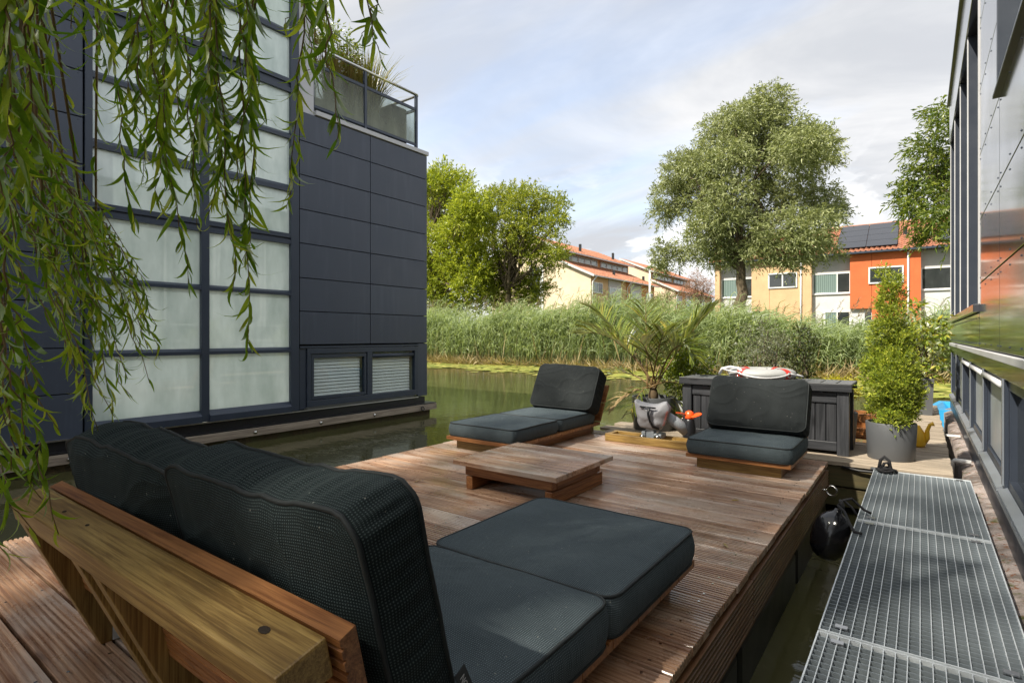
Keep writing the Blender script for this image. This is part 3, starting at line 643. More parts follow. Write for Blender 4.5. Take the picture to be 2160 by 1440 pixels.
# end gable of the terrace
def row_house(Y0, Y1, colour, label, gable=None, alt=False):
    """house of the receding row: facade towards +X, stepped tiled roof with a clerestory"""
    X = -23.0; t = thing('row_house', (X - 4, (Y0 + Y1) / 2, GZ), label, 'house', 'row houses seen end-on across the canal')
    prof = [(X, GZ), (X, 6.15), (X - 3, 7.5), (X - 3, 8.5), (X - 7, 10.25), (X - 11, 8.5), (X - 11, GZ)]
    b = MB(); b.prism([(x, Y0 + .004, z) for x, z in prof], (0, Y1 - Y0 - .008, 0)); b.build('wall', M[colour], t)
    if gable:
        b = MB(); b.prism([(x, Y0 - .02, z - .05) for x, z in prof], (0, .02, 0)); b.build('gable_wall', M[gable], t)
        b = MB(); b.box(X - 6.4, X - 5.3, Y0 - .07, Y0 - .02, GZ, 7.2); b.build('stair_glazing', M['dglass'], t)
        b = MB(); b.box(X - 6.5, X - 6.4, Y0 - .1, Y0 - .02, GZ, 7.4); b.box(X - 5.3, X - 4.9, Y0 - .1, Y0 - .02, GZ, 7.4); b.box(X - 6.4, X - 5.3, Y0 - .1, Y0 - .02, 3.3, 3.9); b.build('white_trim', M['white'], t)
    tile_roof(Y0 - (.35 if gable else 0), Y1 + (0 if gable else .35), (X + .5, 6.05), (X - 3.0, 7.62), axis='y', parent=t)
    tile_roof(Y0 - (.35 if gable else 0), Y1 + (0 if gable else .35), (X - 2.3, 8.42), (X - 7.0, 10.42), axis='y', name='upper_roof', parent=t)
    b = MB(); b.box(X + .42, X + .54, Y0 - (.35 if gable else 0), Y1, 5.98, 6.08); b.box(X - 2.4, X - 2.26, Y0, Y1, 8.32, 8.42); b.build('gutter', M['coping'], t)
    if gable:
        b = MB(); b.bar((X + .5, Y0 - .36, 6.02), (X - 3, Y0 - .36, 7.58), .03, .2); b.bar((X - 2.3, Y0 - .36, 8.38), (X - 7, Y0 - .36, 10.38), .03, .2); b.build('barge_board', M['coping'], t)
    b = MB(); b.box(X - 2.98, X - 2.93, Y0 + .3, Y1 - .3, 7.72, 8.35); b.build('clerestory', M['siding'], t)
    n = 5
    for i in range(n):
        w0 = Y0 + .4 + (Y1 - Y0 - .8) * i / n
        window(t, w0, w0 + (Y1 - Y0 - .8) / n - .12, 7.74, 8.30, X - 2.93, n=1, mat='curtain', fm='coping', axis='y', sgn=1, fw=.06)
    def cladding(a0, a1): MB().box(X + .002, X + .05, a0, a1, GZ, 6.0).build('cladding', M['siding'], t)
    if not alt:
        window(t, Y0 + .35, Y0 + 2.1, 4.6, 5.55, X + .01, n=2, fm='white', axis='y', sgn=1, mats=['curtain', 'dglass'])
        cladding(Y0 + 3.3, Y0 + 5.9); window(t, Y0 + 3.4, Y0 + 5.8, 1.8, 5.3, X + .05, n=2, fm='white', axis='y', sgn=1, mat='curtain')
    else:
        cladding(Y0 + .9, Y0 + 3.6); window(t, Y0 + 1.0, Y0 + 3.5, 1.8, 5.2, X + .05, n=2, fm='white', axis='y', sgn=1, mat='curtain')
        window(t, Y0 + 4.8, Y0 + 6.6, 3.6, 5.3, X + .01, n=2, fm='white', axis='y', sgn=1, mats=['curtain', 'dglass'])
    MB().tube([(X + .5, Y0 + .12, 6.0), (X + .1, Y0 + .12, 5.5), (X + .1, Y0 + .12, GZ)], .06, 8).build('downpipe', M['white'], t, smooth=True)
    MB().box(X - 1.0, X - .8, Y1 - .9, Y1 - .7, 6.4, 7.2).build('vent_pipe', M['dark'], t)
    MB().box(X - 3.6, X - 3.4, Y1 - 2.9, Y1 - 2.7, 8.9, 9.7).build('vent_pipe', M['dark'], t)
row_house(42.6, 49.7, 'beige', 'cream gable house with stepped red tiled roof left of the lamp post', gable='cream')
row_house(49.7, 56.8, 'orange2', 'orange house joined to the far end of the cream gable house', alt=True)
row_house(63.2, 70.2, 'orange2', 'farther gable house with white upper wall behind the lamp post', gable='cream')
row_house(70.2, 77.2, 'beige', 'farthest row house, mostly behind the pinkish shrub', alt=True)
t = thing('lamp_post', (-14.06, 34, .2), 'slim white lamp post in front of the row houses', 'lamp post')
MB().tube([(-14.06, 34, .2), (-14.06, 34, 3.0), (-14.06, 34, 5.6)], [.10, .085, .05], 10).build('pole', M['white'], t, smooth=True)
MB().tube([(-14.06, 34, 5.6), (-13.98, 34, 5.78), (-13.7, 34, 5.85)], [.045, .04, .06], 8).build('lamp_head', M['coping'], t, smooth=True)
#LEFTBOAT
# ------------------------------------------------------------------ left houseboat (anthracite, tall window wall)
FX = -6.23
H1 = thing('houseboat', (-9, 1.5, WZ), 'tall anthracite houseboat with a wall of frosted windows and a roof balcony', 'houseboat', 'houseboats flanking the deck')
b = MB(); b.box(FX - .12, FX - .0505, -4, 1.80, -.12, 5.45); b.box(FX - .12, FX - .0505, 3.85, 4.05, -.12, 5.45); b.box(FX - .12, FX - .051, 4.05, 4.17, .70, 5.45); b.box(-13, FX - .052, 4.17, 6.15, .71, 3.62); b.box(-13, FX - .31, 4.051, 6.15, -.12, .70); b.build('inner_wall', M['gap'], H1)
b = MB(); b.box(-11.1, FX - .121, -4.0, -3.9, -.10, 5.45); b.box(-11.1, FX - .121, 4.10, 4.169, .71, 5.45); b.box(-11.1, -11.0, -3.9, 4.10, -.10, 5.45); b.box(-11.0, FX - .121, -3.9, 4.04, -.16, -.11); b.box(-11.0, FX - .32, 4.04, 4.049, -.1, .71); b.build('backlight_room', simple('bounce_white', (.72, .71, .68), .8), H1)  # added white room, bounces sunlight onto the backs of the frosted panes
MB().box(-11.1, FX - .05, -4, 4.17, 5.455, 5.47).build('backlight_roof', M['glass'], H1)  # added clear roof, lets the sun in to backlight the frosted panes
PM = {}
def panel(parent, y0, y1, z0, z1, x, th, mat, gap=.005, sgn=1):
    """flat cladding panel; alike sizes share one mesh"""
    w, h = round(y1 - y0 - 2 * gap, 3), round(z1 - z0 - 2 * gap, 3); key = (w, h, th, mat)
    if key not in PM:
        me = MB().box(-th / 2, th / 2, -w / 2, w / 2, -h / 2, h / 2).mesh('panel'); me.materials.append(M[mat]); PM[key] = me
    o = link('panel', PM[key], None, parent, Vector((x - sgn * th / 2, (y0 + y1) / 2, (z0 + z1) / 2)) - WL[parent.name])
    bevel(o, .0015, 1); return o
ZR = [.717, 1.138, 1.558, 1.991, 2.417, 2.849, 3.276, 3.645]
for y0, y1 in ((3.955, 5.06), (5.06, 6.172)):
    for a, c in zip(ZR[:-1], ZR[1:]): panel(H1, y0, y1, a, c, FX, .02, 'panel')
ZL = [-.13, .30, .717, 1.138, 1.558, 1.991, 2.417, 2.849, 3.276, 3.70, 4.12, 4.54, 4.96, 5.4]
for y0, y1 in ((.55, 1.742), (-.65, .55), (-1.85, -.65), (-3.05, -1.85)):
    for a, c in zip(ZL[:-1], ZL[1:]): panel(H1, y0, y1, a, c, FX, .02, 'panel')
b = MB()                                                    # end wall facing the water
for a, c in zip(ZR[:-1], ZR[1:]):
    for k in range(5): b.box(-6.26 - k * 1.3, -7.545 - k * 1.3, 6.152, 6.172, a + .005, c - .005)
b.box(-12.8, -6.26, 6.152, 6.17, -.09, .71); b.build('end_cladding', M['panel'], H1)
riv = MB()
def rivet(bm, x, y, z, r=.006, h=.004, sgn=1): bm.add([(x, y + r * math.cos(k * math.pi / 3), z + r * math.sin(k * math.pi / 3)) for k in range(6)] + [(x + h * sgn, y, z)], [(k, (k + 1) % 6, 6) for k in range(6)])
for y0, y1 in ((3.955, 5.06), (5.06, 6.172)):
    for z in ZR[:-1]:
        for k in range(4):
            y = y0 + .04 + (y1 - y0 - .08) * k / 3; rivet(riv, FX, y, z + .028); rivet(riv, FX, y, z - .028 if z > .72 else z + .39)
for y0, y1 in ((.55, 1.742), (-.65, .55)):
    for z in ZL[1:]:
        for k in range(3):
            y = y0 + .04 + (y1 - y0 - .08) * k / 2; rivet(riv, FX, y, z + .028); rivet(riv, FX, y, z - .028)
for z in (.02, .3, .58): rivet(riv, FX - .008, 4.0, z, .01)
tag(riv.build('rivets', M['frame'], H1), kind='stuff')
# the window wall
bars = [(-.105, .019), (.626, .69), (1.326, 1.385), (1.957, 2.085), (2.60, 2.69), (3.252, 3.328), (3.824, 3.988), (4.507, 4.601), (5.12, 5.20), (5.36, 5.45)]
WN = MB(); x0, x1 = FX - .05, FX + .012
for y0, y1 in ((1.752, 1.812), (2.782, 2.866), (3.834, 3.944)): WN.box(x0, x1, y0, y1, -.10, 5.45)
wn = WN.build('window', M['frame'], H1, bev=.004)
for k, (a, c) in enumerate(bars):
    B_ = MB()
    for y0, y1 in ((1.812, 2.782), (2.866, 3.834)):
        if c - a > .11 and k > 0:
            B_.box(x0, x1 - .006, y0, y1, a, a + .052); B_.box(x0, x1 - .006, y0, y1, c - .052, c); B_.box(x0, x1 - .03, y0, y1, a + .052, c - .052)
        else: B_.prism([(x0, y0, a), (x1 + (.02 if k == 0 else -.004), y0, a), (x1 + (.02 if k == 0 else -.004), y0, a + (c - a) * .55), (x0 + .02, y0, c), (x0, y0, c)], (0, y1 - y0, 0))
    B_.build('glazing_bar', M['frame'], wn)
for y0, y1 in ((1.812, 2.782), (2.866, 3.834)):
    for k in range(len(bars) - 1):
        MB().add([(FX - .035, y0 - .01, bars[k][1] - .01), (FX - .035, y1 + .01, bars[k][1] - .01), (FX - .035, y1 + .01, bars[k + 1][0] + .01), (FX - .035, y0 - .01, bars[k + 1][0] + .01)], [(0, 1, 2, 3)]).build('pane', M['frost'], wn)
# low window with blinds
b = MB(); b.box(x0, x1, 4.055, 5.972, -.075, .005); b.box(x0, x1, 4.055, 5.972, .60, .668); b.box(x0, x1, 4.055, 4.115, .005, .60); b.box(x0, x1, 5.0, 5.09, .005, .60); b.box(x0, x1, 5.9, 5.972, .005, .60)
lw = b.build('window', M['frame'], H1, bev=.004)
b = MB(); b.box(x0 + .005, x1 - .012, 4.125, 4.16, .015, .59); b.box(x0 + .005, x1 - .012, 4.955, 4.99, .015, .59); b.box(x0 + .005, x1 - .012, 4.16, 4.955, .015, .05); b.box(x0 + .005, x1 - .012, 4.16, 4.955, .545, .59); b.build('sash', M['frame'], lw)
MB().tube([(x1 - .02, 5.10, .545), (x1 - .02, 5.87, .545)], .028, 10).build('roller_screen_box', M['frame'], lw, smooth=True)
for y0, y1 in ((4.16, 4.955), (5.09, 5.9)): MB().box(FX - .032, FX - .026, y0, y1, .005, .60).build('pane', M['glass'], lw)
b = MB(); b.box(FX - .30, FX - .28, 4.1, 5.95, -.1, .7); b.box(FX - .28, FX - .05, 4.06, 4.10, -.1, .7); b.box(FX - .28, FX - .05, 5.93, 5.97, -.1, .7); b.box(FX - .28, FX - .05, 4.1, 5.93, -.12, -.06); b.build('interior_wall', simple('pale_interior', (.45, .47, .46), .8), lw)
sl = MB().obox((0, 0, 0), (0, .37, 0), (.009, 0, -.0195), (.0010, 0, .0005)).mesh('blind_slat'); sl.materials.append(M['white'])
for yc in (4.54, 5.47):
    for k in range(13): link('blind_slat', sl, None, lw, Vector((FX - .052, yc, .030 + k * .044)) - WL[lw.name])
MB().box(FX - .05, FX - .006, 3.958, 4.048, -.09, .70).build('trim_strip', M['frame'], H1); MB().box(FX - .05, FX - .002, 5.98, 6.172, -.10, .708).build('corner_strip', M['panel'], H1)
MB().box(FX - .05, FX + .016, 3.955, 5.975, .676, .70).build('drip_edge', M['frame'], H1)
b = MB(); b.box(FX - .2, FX + .014, -4, 5.975, -.118, -.106); b.build('sill_flashing', M['alu'], H1)
b = MB(); b.box(FX - .3, FX - .03, -4, 6.15, -.21, -.12); b.build('dark_recess', M['dark'], H1)  # near-black face puts the shade of the recess into its colour
b = MB(); b.box(FX - .3, FX + .10, -4, 6.27, -.225, -.21); b.build('ledge_strip', M['dark'], H1)
MB().box(FX + .03, FX + .105, -4, 6.28, -.318, -.225).build('ledge_plank', M['grey_y'], H1, bev=.006)
b = MB(); b.box(-13, FX + .03, -4, 6.2, -1.2, -.225); b.build('hull', M['moss'], H1)
bolt = MB().lathe([(.022, 0), (.022, .010), (.012, .016), (.012, .022)], 10).mesh('bolt', True); bolt.materials.append(M['steel'])
for k in range(11): link('bolt', bolt, None, H1, Vector((FX + .105, 5.05 - k * .86, -.272)) - WL[H1.name], rot=(0, R(90), 0))
MB().torus((FX + .13, 5.95, -.28), (1, 0, .3), .03, .008, 14, 6).build('mooring_ring', M['dark'], H1, smooth=True)
# upper storey return and balcony
MB().box(FX - .2, FX - .03, 3.95, 4.176, 3.655, 5.45).build('white_cladding', M['coping'], H1)
cop = MB(); cop.box(-12.9, FX + .02, 4.182, 6.192, 3.655, 3.715); cop.build('coping', M['coping'], H1, bev=.004)
bal = MB(); RX = FX - .10
for y in (4.20, 5.046, 6.03): bal.box(RX - .02, RX + .02, y - .02, y + .02, 3.715, 4.57)
for y in (4.20, 6.03):
    pass
for z0, z1 in ((4.335, 4.375), (3.79, 3.825)):
    bal.box(RX - .014, RX + .014, 4.22, 5.026, z0, z1); bal.box(RX - .014, RX + .014, 5.066, 6.01, z0, z1)
for k in range(4): bal.box(RX - 1.5 * (k + 1) - .02, RX - 1.5 * (k + 1) + .02, 6.01, 6.05, 3.715, 4.57)
bal.box(RX - 6, RX - .02, 6.016, 6.044, 4.335, 4.375)
balo = bal.build('balcony_railing', M['frame'], H1)
MB().tube([(RX, 4.18, 4.592), (RX, 6.05, 4.592)], .022, 10).build('handrail', M['steel'], balo, smooth=True); MB().tube([(RX, 6.06, 4.588), (RX - 6, 6.06, 4.588)], .022, 10).build('handrail', M['steel'], balo, smooth=True)
for y0, y1 in ((4.23, 5.02), (5.07, 6.0)): MB().box(RX - .006, RX + .006, y0, y1, 3.826, 4.334).build('glass_panel', M['bglass'], balo)
def grass_tuft(name, label, c, n, h, spread, mat, seed, group, wid=.02, pot=None, seg=5, lean=(0, 0)):
    rng = np.random.default_rng(seed); t = thing(name, c, label, 'plant', group); c = np.array(c)
    a = rng.uniform(0, 2 * math.pi, n); out = np.stack([np.cos(a), np.sin(a), np.zeros(n)], 1); hh = h * rng.uniform(.55, 1.1, n)[:, None]; sp = spread * rng.uniform(.2, 1.1, n)[:, None]
    base = c[None] * 0 + out * rng.uniform(0, .10, n)[:, None]; side = np.stack([-np.sin(a), np.cos(a), np.zeros(n)], 1)
    V = np.zeros((n, seg * 2, 3))
    for i in range(seg):
        s = i / (seg - 1); p = base + out * sp * s ** 1.8 + np.array([lean[0], lean[1], 0]) * s + np.array([0, 0, 1]) * hh * (s - .28 * s ** 3 * sp / max(spread, .01))
        ww = wid * (1 - s) ** .7 * .5 + .0006
        V[:, 2 * i] = p - side * ww; V[:, 2 * i + 1] = p + side * ww
    q = np.array([[2 * i, 2 * i + 1, 2 * i + 3, 2 * i + 2] for i in range(seg - 1)])
    F = (np.arange(n)[:, None, None] * seg * 2 + q[None]).reshape(-1, 4)
    tag(link('blades', mesh_np('blades', V.reshape(-1, 3), F, mat, np.repeat(rng.random(n), seg * 2)), None, t), kind='stuff')
    if pot: pot(t)
    return t
def shrub(name, label, c, lobes, mat, seed, group, dens, sprig, per, L_, W_, stems=6, stemmat='twig_grey', cat='shrub', base=None, **kw):
    rng = np.random.default_rng(seed); t = thing(name, c, label, cat, group); c = Vector(c)
    lb = [(c + Vector(p), r) for p, r in lobes]
    b = MB()
    for k in range(stems):
        q, r = lb[k % len(lb)]; e = q + Vector(nrm(rng.normal(size=(1, 3)))[0]) * r * .6
        b.tube(wobble(c, e, 4, .06 * (e - c).length, rng), [.012, .010, .008, .006, .003], 5)
    b.build('stems', M[stemmat], t, smooth=True)
    V, F, A = crown_arrays(lb, dens, sprig, per, L_, W_, rng, **kw)
    tag(link('foliage', mesh_np('foliage', V - np.array(c), F, mat, A), None, t), kind='stuff'); return t
tag(MB().box(-6.95, -6.45, 4.3, 5.5, 3.72, 4.0).build('planter_box', M['pot'], None, bev=.01), 'long dark planter box behind the balcony glass', 'planter', 'planters on the roof balcony')
tag(MB().box(-6.80, -6.42, 5.62, 5.92, 3.72, 4.34).build('planter_box', M['black_plastic'], None, bev=.01), 'tall black planter at the outer corner of the balcony', 'planter', 'planters on the roof balcony')
for k, (y, n, h, sp, mt, lb) in enumerate([(4.38, 260, 1.25, .20, 'drygrass', 'reddish dry grass at the house end of the balcony'), (4.75, 200, 1.05, .25, 'drygrass', 'sparse dry grass in the middle of the balcony planter'), (5.05, 300, 1.15, .30, 'drygrass', 'thick brown grass tuft behind the middle post of the balcony'),
        (5.30, 320, 1.15, .35, 'grassgreen', 'brown-green grass tuft right of the middle balcony post'), (5.45, 240, 1.2, .60, 'grassgreen', 'arching green grass nearest the balcony corner')]):
    grass_tuft('ornamental_grass', lb, (-6.7, y, 4.0), n, h, sp, M[mt], 60 + k, 'ornamental grasses on the roof balcony')
shrub('balcony_shrub', 'light green small-leaved shrub rising above the balcony grasses', (-6.75, 4.75, 4.0), [((0, 0, .75), .28), ((0, .15, .95), .25), ((-.1, -.15, 1.15), .25), ((0, .3, .7), .2), ((.05, -.3, 1.25), .2)], M['privet'], 70, None, 1300, .14, 8, .06, .024)

# ------------------------------------------------------------------ right houseboat (glossy panels)
GX = .33
H2 = thing('houseboat', (3, 3, WZ), 'glossy dark houseboat along the right edge with deep-set windows', 'houseboat', 'houseboats flanking the deck')
b = MB(); b.box(GX + .22, 7, -6, 9.38, -.15, 3.85); b.build('inner_wall', M['gap'], H2)
ZG = [.742, 1.19, 1.625, 2.067, 2.51, 2.957, 3.40, 3.86]
YC = [4.975, 3.80, 2.60, 1.40, .20, -1.0, -2.2, -3.4]
riv = MB()
for y1, y0 in zip(YC[:-1], YC[1:]):
    for k, (a, c) in enumerate(zip(ZG[:-1], ZG[1:])):
        if y1 == 3.80 and 3 <= k <= 5: continue
        panel(H2, y0, y1, a, c, GX, .012, 'panel_gloss', gap=.004, sgn=-1)
        for j in range(4):
            y = y0 + .06 + (y1 - y0 - .12) * j / 3
            rivet(riv, GX - .0005, y, a + .035, .006, .004, -1); rivet(riv, GX - .0005, y, c - .035, .006, .004, -1)
for y0, y1 in ((4.99, 6.4), (6.4, 7.9), (7.9, 9.40)):
    panel(H2, y0, y1, .748, .99, GX, .012, 'panel_gloss', gap=.002, sgn=-1)
    for j in range(7):
        y = y0 + .04 + (y1 - y0 - .08) * j / 6; rivet(riv, GX - .0005, y, .775, .007, .005, -1); rivet(riv, GX - .0005, y, .955, .007, .005, -1)
tag(riv.build('rivets', M['frame'], H2), kind='stuff')
b = MB(); b.box(GX + .013, GX + .25, -3.4, 9.38, .742, .99); b.box(GX + .013, GX + .25, -3.4, 4.96, .99, 2.06); b.box(GX + .013, GX + .25, -3.4, 2.61, 2.06, 3.86); b.box(GX + .013, GX + .25, 3.79, 4.96, 2.06, 3.86); b.build('panel_backing', M['gap'], H2)
# picture window among the panels
b = MB(); b.box(GX - .012, GX + .13, 3.755, 3.795, 2.07, 3.40); b.box(GX - .012, GX + .13, 2.605, 2.65, 2.07, 3.40); b.box(GX - .012, GX + .13, 2.65, 3.755, 3.34, 3.398); b.prism([(GX - .028, 2.6, 2.06), (GX + .13, 2.6, 2.07), (GX + .13, 2.6, 2.11), (GX - .028, 2.6, 2.078)], (0, 1.2, 0))
w2 = b.build('window', M['frame_r'], H2, bev=.003); MB().box(GX + .10, GX + .11, 2.65, 3.755, 2.10, 3.34).build('pane', M['curtain'], w2)
# upper window bay
b = MB(); b.box(GX - .035, GX + .20, 4.985, 9.40, .995, 1.05); b.build('window_sill', M['panel_gloss'], H2, bev=.004)
b = MB(); b.box(GX - .015, GX + .21, 4.985, 9.42, 3.38, 3.9); b.build('fascia', M['panel_gloss'], H2, bev=.004)
b = MB(); b.box(GX - .04, 7, -6, 9.46, 3.905, 3.945); b.build('roof_edge', M['frame_r'], H2, bev=.004)
UF = [4.99, 6.10, 7.20, 8.30, 9.36]
for k, y in enumerate(UF): MB().box(GX + .002, GX + .13, y, y + .05, 1.052, 3.378).build('window_fin', M['frame_r'], H2); MB().box(GX - .006, GX + .001, y, y + .05, 1.052, 3.378).build('sunlit_edge', M['coping'], H2)  # pale strip puts the sunlit front of each fin into the colour
for y0, y1 in zip(UF[:-1], UF[1:]):
    MB().box(GX + .13, GX + .21, y0, y1 + .05, 1.052, 3.378).build('window_bay', M['gap'], H2); window(H2, y0 + .05, y1, 1.052, 3.378, GX + .128, n=1, mat='dglass', fm='coping', axis='y', sgn=-1, fw=.045)
# lower windows
MB().box(GX - .018, GX + .2, -3.4, 9.41, .702, .738).build('white_trim', M['coping'], H2, bev=.003)
MB().box(GX + .004, GX + .2, -3.4, 9.40, .615, .70).build('lintel', M['panel_gloss'], H2)
LF = [9.34, 8.16, 6.99, 5.92, 4.76, 3.68, 2.60, 1.5, .4, -.7, -1.8]
for y in LF: MB().box(GX + .006, GX + .075, y - .022, y + .022, .075, .614).build('window_fin', M['frame_r'], H2); MB().box(GX - .002, GX + .005, y - .022, y + .022, .085, .614).build('sunlit_edge', M['sillmetal'], H2)  # lighter strip again stands for the sunlit fin front
for k, (y1, y0) in enumerate(zip(LF[:-1], LF[1:])):
    MB().box(GX + .082, GX + .2, y0, y1, .05, .614).build('window_bay', M['gap'], H2); f = window(H2, y0 + .023, y1 - .023, .07, .613, GX + .080, n=1, mat='dglass', fm='frame_r', axis='y', sgn=-1, fw=.05)
    MB().prism([(GX - .02, y0 + .025, .045), (GX + .018, y0 + .025, .055), (GX + .018, y0 + .025, .078), (GX - .02, y0 + .025, .062)], (0, y1 - y0 - .05, 0)).build('sill', M['sillmetal'], f)
    if k in (1, 4, 3): MB().box(GX + .034, GX + .038, y0 + .08, y1 - .08, .13, .56).build('roller_screen', M['grey_plastic'], f)
    if k in (2, 3, 4): MB().tube([(GX + .005, y0 + .04, .580), (GX + .005, y1 - .04, .580)], .016, 10).build('screen_box', M['coping'], f, smooth=True)
b = MB(); b.box(GX - .022, GX + .2, -3.4, 9.40, .026, .043); b.build('sill_edge', M['alu'], H2)
b = MB(); b.box(GX - .008, GX + .2, -3.4, 9.39, -.13, .025); b.build('base_strip', M['frame_r'], H2)
def ledge():
    rng = np.random.default_rng(9); b = MB(); n = 170; rows = []
    for i in range(n + 1):
        y = -3 + 12.25 * i / n; j = lambda a: .5 * a * mnoise.noise((y * 9, a * 50, 2))
        rows.append([(GX - .085 + j(.010), y, -.6), (GX - .085 + j(.012), y, -.15 + j(.012)), (GX - .05, y, -.13 + j(.016)), (GX - .02, y, -.12 + j(.02)), (GX + .05, y, -.12), (GX + .05, y, -.6)])
    k = 6; b.add([p for r in rows for p in r], [(i * k + m_, i * k + m_ + 1, (i + 1) * k + m_ + 1, (i + 1) * k + m_) for i in range(n) for m_ in range(k - 1)])
    return b.build('hull_ledge', M['moss_stone'], H2, smooth=True)
ledge()
MB().box(GX + .0, 7, -6, 9.3, -1.2, -.14).build('hull', M['moss'], H2)
#DECK
# ------------------------------------------------------------------ floating deck
DX0, DX1, DYF, PITCH = -2.98, -.489, 4.17, .1503
def grooved(length, wid=.1405, th=.027, n=9, depth=.0055, axis='x'):
    """decking board, ribs running along its length; centred, top at z = 0"""
    p = []; pitch = wid / n
    for i in range(n):
        a = -wid / 2 + i * pitch
        p += [(a + pitch * .16, 0.0), (a + pitch * .66, 0.0), (a + pitch * .76, -depth), (a + pitch * 1.06, -depth)] if i < n - 1 else [(a + pitch * .16, 0.0), (a + pitch * .92, 0.0)]
    p = [(-wid / 2, -.003)] + p + [(wid / 2, -.003), (wid / 2, -th), (-wid / 2, -th)]
    b = MB()
    if axis == 'x': b.prism([(-length / 2, y, z) for y, z in p], (length, 0, 0))
    elif axis == 'y': b.prism([(y, -length / 2, z) for y, z in p], (0, length, 0))
    return b
DECK = thing('floating_deck', (-1.73, 1.5, WZ), 'ribbed brown timber deck floating on black pontoons', 'deck')
bm_ = grooved(DX1 - DX0).mesh('board'); bm_.materials.append(M['deck'])
rng = np.random.default_rng(31)
for k in range(37):
    y = DYF - PITCH * (k + .5)
    link('board', bm_, None, DECK, Vector(((DX0 + DX1) / 2 + rng.normal(0, .002), y, rng.normal(0, .0007))) - WL[DECK.name])
b = MB()
for x in (-2.9, -2.3, -1.7, -1.1, -.56): b.box(x - .03, x + .03, -1.35, 4.14, -.12, -.029)
b.build('joists', M['moss'], DECK)
sc_ = MB()
for k in range(37):
    for x in (-2.9, -2.3, -1.7, -1.1, -.56):
        for dy in (-.045, .045): sc_.lathe([(.0042, -.002), (.0042, .0012)], 6, (x + rng.normal(0, .004), DYF - PITCH * (k + .5) + dy, 0))
tag(sc_.build('deck_screws', M['steel'], DECK), kind='stuff')
def skirt(y0, y1):
    n = 9; wid = .165; p = []; pitch = wid / n
    for i in range(n):
        a = -.045 - i * pitch; p += [(0, a - .001), (0, a - pitch * .62), (-.0035, a - pitch * .74), (-.0035, a - pitch * .96)]
    p = p[:-2]; b = MB(); b.prism([(DX1 + .009 + dx, y0, z) for dx, z in p] + [(DX1 - .018, y0, -.045 - wid + .004), (DX1 - .018, y0, -.045)], (0, y1 - y0, 0)); return b
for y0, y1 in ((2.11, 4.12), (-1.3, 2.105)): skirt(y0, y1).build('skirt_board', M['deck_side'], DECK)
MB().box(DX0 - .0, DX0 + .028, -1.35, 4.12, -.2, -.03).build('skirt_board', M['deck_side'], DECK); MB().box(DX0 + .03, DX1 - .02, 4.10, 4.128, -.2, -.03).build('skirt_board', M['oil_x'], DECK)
for k in range(5):
    y1 = 4.05 - k * 1.06; MB().box(DX0 + .06, DX1 + .004, y1 - 1.05, y1, -.62, -.205).build('pontoon', M['black_plastic'], DECK, bev=.03)
b = MB(); b.torus((DX1 + .055, 3.86, -.115), (.25, 1, 0), .030, .0065, 20, 8); b.tube([(DX1 + .0, 3.86, -.115), (DX1 + .028, 3.86, -.115)], .008, 8); b.build('eye_bolt', M['steel'], DECK, smooth=True)

